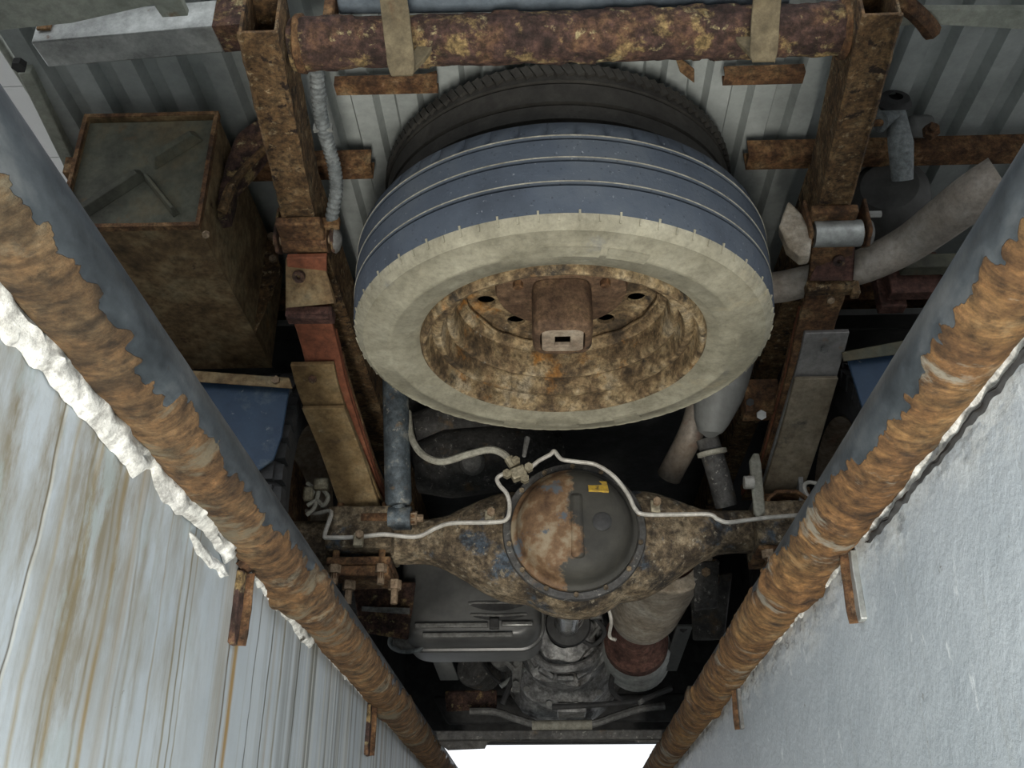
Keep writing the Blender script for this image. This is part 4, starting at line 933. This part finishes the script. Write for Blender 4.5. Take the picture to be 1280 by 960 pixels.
# upper cast frame part of the tank bracket seen under the axle
MB().prism([at(*q, Y=2.42) for q in ((548, 690), (640, 700), (660, 728), (600, 726), (560, 712))], (0, .02, 0)).build('guard', 'grey_steel', ft, bevel=.003)
ds = thing('drive_shaft', at(712, 775, Y=2.6), 'polished drive shaft with a black ring between axle and gearbox', 'drive shaft')
a = Vector((.05, AY + .05, .25)); b = at(708, 800, Y=3.0)
MB().tube([a, at(712, 756, Y=2.35), at(710, 784, Y=2.72)], .034, 28).build('shaft', 'chrome', ds)
MB().lathe([(.035, 0), (.056, .004), (.060, .02), (.056, .05), (.048, .06), (.048, .12)], at(710, 779, Y=2.66), at(710, 800, Y=3.0) - at(710, 779, Y=2.66), 32).build('flange', 'black', ds)
for k in (0, 1, 2):
    MB().lathe([(.034, -.003), (.037, 0), (.034, .003)], at(712, 757 + 7 * k, Y=2.37 + .1 * k), (0, 1, .05), 28).build('band', 'bright', ds)
gb = thing('gearbox', at(703, 880, Y=3.2), 'oily cast aluminium gearbox with ribs in the middle below the axle', 'gearbox')
g0 = at(706, 790, Y=2.98)
prof = [(.05, -.02), (.085, 0), (.092, .04), (.085, .07), (.10, .10), (.135, .12), (.138, .20), (.120, .24), (.14, .27), (.175, .30), (.178, .36), (.15, .40), (.165, .46), (.20, .54), (.205, .58), (.18, .60), (.001, .61)]
MB().lathe(prof, g0, (0, 1, .05), 44, lambda j, i, r_, z_: (r_ * (1 + .06 * math.sin(i * .9) * (j % 2)), z_)).build('case', 'alu', gb, rough=.002, sharp=28)
for k in range(12):
    a = 2 * math.pi * k / 12
    c = g0 + Vector((.112 * math.cos(a), .115, .112 * math.sin(a)))
    MB().box(c, (.014, .05, .05), Matrix.Rotation(-a, 3, 'Y')).build('rib', 'alu', gb, bevel=.003)
for k in range(12):
    a = 2 * math.pi * (k + .4) / 12
    MB().bolt(g0 + Vector((.16 * math.cos(a), .295, .16 * math.sin(a))), (0, -1, 0), .010, .012).build('bolt', 'bright', gb)
MB().lathe([(.0, -.035), (.035, -.033), (.05, -.02), (.058, .0), (.06, .06)], g0 + Vector((.045, .05, -.045)), (0, 1, .1), 28).build('bearing_cap', 'alu', gb)
MB().tube(spline([g0 + Vector((-.11, .05, -.02)), g0 + Vector((-.05, .0, -.10)), g0 + Vector((.06, .0, -.09)), g0 + Vector((.12, .06, .0))], 6), .012, 8).build('rib_ring', 'alu', gb)
MB().box(g0 + Vector((.02, .33, -.165)), (.09, .10, .03)).build('sump', 'alu', gb, bevel=.006)

# ================================================================== REAR WHEELS
def road_wheel(x_in, s_, label):
    """tyre axis along x; s_ -1: left side"""
    cy, cz, Rr, w = AY + .03, .30, .325, .19
    t = thing('road_wheel', (x_in, cy, 0), label, 'wheel')
    prof = [(.215, .03), (.225, .008), (.245, 0), (.275, .001), (.297, .008), (.312, .022), (.318, .04), (.320, .09), (.318, w - .04), (.312, w - .022), (.29, w - .005), (.215, w)]
    MB().lathe(prof, (x_in, cy, cz), (s_, 0, 0), 100).build('tyre', 'rubber', t, sharp=50)
    b_ = MB()
    for k in range(46):
        a = 2 * math.pi * k / 46
        for ww in (.034, .085, w - .085, w - .034):
            cc = Vector((x_in + s_ * ww, cy + math.cos(a) * .318, cz + math.sin(a) * .318))
            b_.box(cc, (.044, .016, .034), Matrix.Rotation(a, 3, 'X') )
    for k in range(46):
        a = 2 * math.pi * k / 46
        b_.box((x_in + s_ * .008, cy + math.cos(a) * .300, cz + math.sin(a) * .300), (.022, .032, .030), Matrix.Rotation(a, 3, 'X'))
    b_.build('tread_blocks', 'rubber', t)['kind'] = 'stuff'
    MB().lathe([(.222, .03), (.218, .012), (.212, .02), (.205, .06), (.19, .10), (.02, .11)], (x_in, cy, cz), (s_, 0, 0), 60).build('rim', 'pipe_beige', t)
    MB().lathe([(.001, .045), (.13, .045), (.155, .06), (.16, .10)], (x_in, cy, cz), (s_, 0, 0), 48).build('brake_plate', 'rust_brown', t, rough=.001)
    return t
road_wheel(-.475, -1, 'black rear tyre partly hidden behind the left spring and pipe')
road_wheel(.585, 1, 'black rear tyre in the dark beyond the right spring')
bc = thing('brake_cable', at(400, 615, Y=1.92), 'tangle of pale cables and clips at the left wheel hub', 'cable')
for pts in ([(384, 632), (396, 626), (404, 632), (410, 622), (404, 612)], [(383, 644), (392, 636), (396, 624), (400, 606)], [(384, 604), (392, 612), (388, 622)]):
    line(bc, [(a, b_, 1.90) for a, b_ in pts], 1.9, .0045, 'hose', 6, 'cable')
MB().box(at(402, 606, Y=1.895), (.03, .02, .025)).build('clip', 'brass', bc, bevel=.004)
MB().box(at(386, 618, Y=1.90), (.02, .02, .03)).build('clip', 'brass', bc, bevel=.004)

# mud flaps, liners
def flap(pix, Y, ext, mat, name, label, cat):
    t = thing(name, at(*pix[0], Y=Y), label, cat)
    MB().prism([at(*q, Y=Y) for q in pix], ext).build('sheet', mat, t, bevel=.002)
    return t
fl = flap([(225, 474), (362, 484), (352, 545), (342, 574), (318, 592), (300, 592), (225, 570)], 1.66, (0, .006, 0), 'flap', 'mud_flap', 'blue mud flap hanging ahead of the left rear wheel below the rusty box', 'mud flap')
MB().hexa([at(*q, Y=1.64) for q in ((225, 462), (362, 472), (366, 486), (225, 476))], [at(*q, Y=1.665) for q in ((225, 462), (362, 472), (366, 486), (225, 476))]).build('holder', 'rust_box', fl, bevel=.002, rough=.001)
MB().bolt(at(345, 476, Y=1.64), (0, -1, 0), .008, .006).build('bolt', 'bolt', fl)
fl = flap([(1058, 445), (1075, 437), (1160, 436), (1160, 540), (1086, 536)], 1.68, (0, .006, 0), 'flap', 'mud_flap', 'blue mud flap beside the right pipe behind the grey leaf spring', 'mud flap')
MB().hexa([at(*q, Y=1.66) for q in ((1052, 440), (1160, 420), (1160, 438), (1054, 452))], [at(*q, Y=1.685) for q in ((1052, 440), (1160, 420), (1160, 438), (1054, 452))]).build('holder', 'rust_box_end', fl, bevel=.002)
def liner(x0, x1, label):
    t = thing('wheel_liner', ((x0 + x1) / 2, 2.0, .5), label, 'wheel arch')
    vs = []; n = 16
    for i in range(n + 1):
        a = R(62) + R(118) * i / n
        for x in (x0, x1): vs.append((x, 2.0 - math.cos(a) * .38, .36 + math.sin(a) * .38))
    o = MB().add(vs, [(2 * i, 2 * i + 1, 2 * i + 3, 2 * i + 2) for i in range(n)]).build('shell', 'liner', t)
    o.modifiers.new('thick', 'SOLIDIFY').thickness = .006
    b_ = MB()
    for i in range(0, n, 3):
        a = R(62) + R(118) * i / n
        b_.box(((x0 + x1) / 2, 2.0 - math.cos(a) * .377, .36 + math.sin(a) * .377), (x1 - x0, .012, .012), Matrix.Rotation(-a, 3, 'X'))
    b_.build('ribs', 'liner', t)['kind'] = 'stuff'
    return t
liner(-.82, -.49, 'dark wheel arch liner above the left rear tyre')
lr = liner(.56, .93, 'dark wheel arch liner above the right rear tyre')
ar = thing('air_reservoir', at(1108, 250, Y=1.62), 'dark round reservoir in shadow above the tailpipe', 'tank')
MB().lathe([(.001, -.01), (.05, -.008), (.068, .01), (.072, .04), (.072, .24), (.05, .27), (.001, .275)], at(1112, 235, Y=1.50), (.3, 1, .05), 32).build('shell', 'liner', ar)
MB().box(at(1140, 345, Y=1.66), (.10, .03, .09)).build('bracket', 'rust_red', ar, bevel=.003, rough=.001)
MB().box(at(1110, 360, Y=1.70), (.05, .03, .10)).build('bracket', 'rust_red', ar, bevel=.003)
MB().box(at(1180, 330, Y=1.62), (.16, .03, .03)).build('crossbar', 'rust_box_end', ar, bevel=.003)

# ================================================================== DARK UNDERSIDE, FRONT
ub = thing('cab_floor', (TX, 3.2, .70), 'dark grimy underside of the cab beyond the axle, with added panels blocking light', 'underbody')
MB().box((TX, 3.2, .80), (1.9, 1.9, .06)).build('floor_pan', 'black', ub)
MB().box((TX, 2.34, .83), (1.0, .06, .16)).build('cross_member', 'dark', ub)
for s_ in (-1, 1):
    MB().box((TX + s_ * .94, 2.9, .62), (.03, 2.6, .66)).build('side_light_block', 'black', ub)  # dark side panel added to stop light entering under the truck
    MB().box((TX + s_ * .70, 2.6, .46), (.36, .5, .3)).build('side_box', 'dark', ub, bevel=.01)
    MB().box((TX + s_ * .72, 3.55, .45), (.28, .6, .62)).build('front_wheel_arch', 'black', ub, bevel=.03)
MB().box((TX, 4.18, .50), (1.9, .04, .64)).build('front_panel', 'black', ub)  # added dark sheet that closes the front gaps against bright sky
en = thing('engine', (TX, 3.9, .3), 'dark engine block and sump in front of the gearbox', 'engine')
MB().box((TX, 3.93, .56), (.56, .36, .36)).build('block', 'dark', en, bevel=.02, rough=.004, sub=4)
MB().box((TX - .02, 3.93, .34), (.34, .3, .10)).build('sump', 'black', en, bevel=.02)
# large dark lump above the axle, left of the middle (seen behind the hose)
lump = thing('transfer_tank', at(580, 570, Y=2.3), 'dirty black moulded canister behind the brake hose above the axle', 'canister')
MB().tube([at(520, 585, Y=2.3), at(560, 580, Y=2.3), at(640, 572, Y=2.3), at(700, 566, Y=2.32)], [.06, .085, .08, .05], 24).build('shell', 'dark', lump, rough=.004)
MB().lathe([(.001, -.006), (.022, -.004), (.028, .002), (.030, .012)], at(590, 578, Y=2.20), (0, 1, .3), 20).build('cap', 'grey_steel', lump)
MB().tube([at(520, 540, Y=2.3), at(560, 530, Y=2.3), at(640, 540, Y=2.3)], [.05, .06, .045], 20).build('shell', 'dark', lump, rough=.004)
fx = thing('front_crossmember', at(690, 900, Y=3.7), 'dark steel crossmember low at the front under the engine', 'crossmember')
MB().hexa([at(*q, Y=3.62) for q in ((540, 870), (870, 866), (850, 902), (560, 906))], [at(*q, Y=3.70) for q in ((540, 870), (870, 866), (850, 902), (560, 906))]).build('beam', 'black', fx, bevel=.01)
MB().hexa([at(*q, Y=3.5) for q in ((556, 864), (621, 862), (621, 886), (558, 890))], [at(*q, Y=3.56) for q in ((556, 864), (621, 862), (621, 886), (558, 890))]).build('mount', 'rust_dark', fx, bevel=.006)
line(fx, [(587, 889, 3.45), (620, 890, 3.45), (650, 900, 3.42), (683, 908, 3.4), (735, 906, 3.4), (770, 895, 3.42), (800, 886, 3.45), (831, 882, 3.45)], 3.4, .012, 'grey_steel', 6, 'sway_bar')
MB().tube([at(665, 907, Y=3.38), at(740, 906, Y=3.38)], .016, 10).build('bush', 'hose', fx)
def strut(p0, p1, Y0, Y1, w, mat, label, name='frame_stay'):
    a = at(*p0, Y=Y0); b_ = at(*p1, Y=Y1)
    t = thing(name, a, label, 'stay')
    MB().band([a, b_], w, .008, (1, 0, 0), (0, -1, 0)).build('bar', mat, t, bevel=.001)
    MB().bolt(a.lerp(b_, .1) , (0, -1, 0), .012, .012).build('bolt', 'dark', t)
strut((548, 812), (562, 848), 3.0, 3.1, .055, 'shock_grey', 'pale flat stay below the left end of the fuel tank')
strut((856, 780), (836, 836), 2.9, 3.1, .045, 'shock_grey', 'pale flat stay right of the exhaust canister')
sw = thing('starter_motor', at(590, 850, Y=3.3), 'small dark motor with wires left of the gearbox', 'motor')
MB().lathe([(.001, 0), (.05, .004), (.056, .02), (.056, .16), (.04, .18), (.001, .18)], at(590, 836, Y=3.3), (.2, 1, .1), 28).build('body', 'dark', sw)
MB().lathe([(.001, 0), (.03, .003), (.034, .015), (.034, .10)], at(625, 822, Y=3.25), (.1, 1, .1), 24).build('solenoid', 'grey_steel', sw)
MB().tube(spline([at(604, 830, Y=3.25), at(620, 850, Y=3.2), at(640, 860, Y=3.22), at(650, 845, Y=3.25)], 6), .006, 8).build('wire', 'rubber', sw)
MB().box(at(643, 858, Y=3.15), (.02, .02, .03)).build('clip', 'line', sw, bevel=.003)
MB().box(at(617, 822, Y=3.15), (.02, .02, .02)).build('clip', 'line', sw, bevel=.003)
rg = random.Random(8)
for k, (p, lb_) in enumerate(((((500, 795), (520, 812), (546, 800), (560, 822)), 'thin grey hose curling left of the fuel tank'),
                              (((760, 800), (768, 830), (764, 860), (780, 880)), 'thin black hose right of the gearbox'),
                              (((645, 800), (650, 830), (640, 850), (628, 880)), 'thin black hose between fuel tank and gearbox'),
                              (((840, 860), (800, 875), (760, 880), (690, 884)), 'black cable sagging under the gearbox front'))):
    t = thing('engine_hose', at(*p[0], Y=3.1), lb_, 'hose')
    line(t, [(a, b_, 3.1) for a, b_ in p], 3.1, .008, 'rubber' if k else 'conduit', 6, 'hose')
    MB().tube([at(*p[1], Y=3.1), at(p[1][0] + 3, p[1][1] + 4, Y=3.1)], .011, 10).build('clamp', 'grey_steel', t)
sd = thing('side_member', at(480, 760, Y=2.4), 'dark ribbed frame bracket left of the fuel tank under the axle', 'bracket')
MB().hexa([at(*q, Y=2.45) for q in ((440, 725), (520, 728), (510, 800), (450, 790))], [at(*q, Y=2.6) for q in ((440, 725), (520, 728), (510, 800), (450, 790))]).build('plate', 'rust_dark', sd, bevel=.004, rough=.002, sub=3)
MB().hexa([at(*q, Y=2.42) for q in ((452, 758), (512, 760), (512, 768), (452, 764))], [at(*q, Y=2.46) for q in ((452, 758), (512, 760), (512, 768), (452, 764))]).build('rib', 'grey_steel', sd)
sd = thing('side_member', at(880, 760, Y=2.4), 'dark frame bracket right of the exhaust canister under the axle', 'bracket')
MB().hexa([at(*q, Y=2.45) for q in ((862, 720), (915, 716), (905, 800), (866, 800))], [at(*q, Y=2.6) for q in ((862, 720), (915, 716), (905, 800), (866, 800))]).build('plate', 'dark', sd, bevel=.004, rough=.002, sub=3)
MB().box(at(884, 716, Y=2.4), (.05, .04, .06)).build('cleat', 'rust_dark', sd, bevel=.004)
# bracket with bright bolt on the right frame rail beyond the wheel
rbk = thing('rail_bracket', at(950, 500, Y=1.9), 'small brown bracket with a bright bolt on the rail behind the spare wheel', 'bracket')
MB().box(at(950, 500, Y=1.84), (.07, .05, .07)).build('plate', 'rust_brown', rbk, bevel=.003, rough=.001, sub=2)
MB().bolt(at(951, 519, Y=1.81), (0, -1, -.4), .010, .008).build('bolt', 'bright', rbk)
MB().bolt(at(937, 503, Y=1.81), (0, -1, -.4), .008, .006).build('bolt', 'black', rbk)

# wiring, linkage and small brackets round the gearbox
wl_ = thing('wiring_loom', at(740, 780, Y=2.9), 'loop of black wiring beside the black shaft ring, right of the drive shaft', 'wiring')
line(wl_, [(728, 752, 2.7), (742, 770, 2.7), (756, 790, 2.75), (742, 806, 2.8), (726, 800, 2.8)], 2.8, .006, 'rubber', 6, 'wire')
line(wl_, [(738, 750, 2.7), (748, 762, 2.72), (750, 780, 2.75), (738, 798, 2.8)], 2.8, .0045, 'grey_steel', 6, 'wire')
MB().box(at(744, 768, Y=2.7), (.03, .02, .025)).build('connector', 'grey_steel', wl_, bevel=.003)
lk = thing('shift_linkage', at(644, 840, Y=3.1), 'small grey shift rods and lever on the left flank of the gearbox', 'linkage')
MB().tube([at(618, 812, Y=3.05), at(652, 846, Y=3.1)], .009, 8).build('rod', 'grey_steel', lk)
MB().tube([at(626, 858, Y=3.1), at(656, 836, Y=3.12)], .007, 8).build('rod', 'zinc', lk)
MB().prism([at(*q, Y=3.08) for q in ((640, 822), (654, 826), (650, 866), (640, 864))], (0, .02, 0)).build('lever', 'grey_steel', lk, bevel=.003)
for p in ((646, 830), (645, 856)): MB().bolt(at(*p, Y=3.07), (0, -1, 0), .010, .012).build('bolt', 'bright', lk)
cb2 = thing('cable_bracket', at(508, 800, Y=2.6), 'grey cable bracket with a curled clip left of the fuel tank bottom', 'bracket')
MB().box(at(506, 806, Y=2.6), (.06, .02, .03)).build('plate', 'grey_steel', cb2, bevel=.003)
line(cb2, [(490, 792, 2.58), (488, 806, 2.58), (502, 814, 2.58), (524, 812, 2.58), (530, 800, 2.58)], 2.58, .006, 'conduit', 6, 'clip')
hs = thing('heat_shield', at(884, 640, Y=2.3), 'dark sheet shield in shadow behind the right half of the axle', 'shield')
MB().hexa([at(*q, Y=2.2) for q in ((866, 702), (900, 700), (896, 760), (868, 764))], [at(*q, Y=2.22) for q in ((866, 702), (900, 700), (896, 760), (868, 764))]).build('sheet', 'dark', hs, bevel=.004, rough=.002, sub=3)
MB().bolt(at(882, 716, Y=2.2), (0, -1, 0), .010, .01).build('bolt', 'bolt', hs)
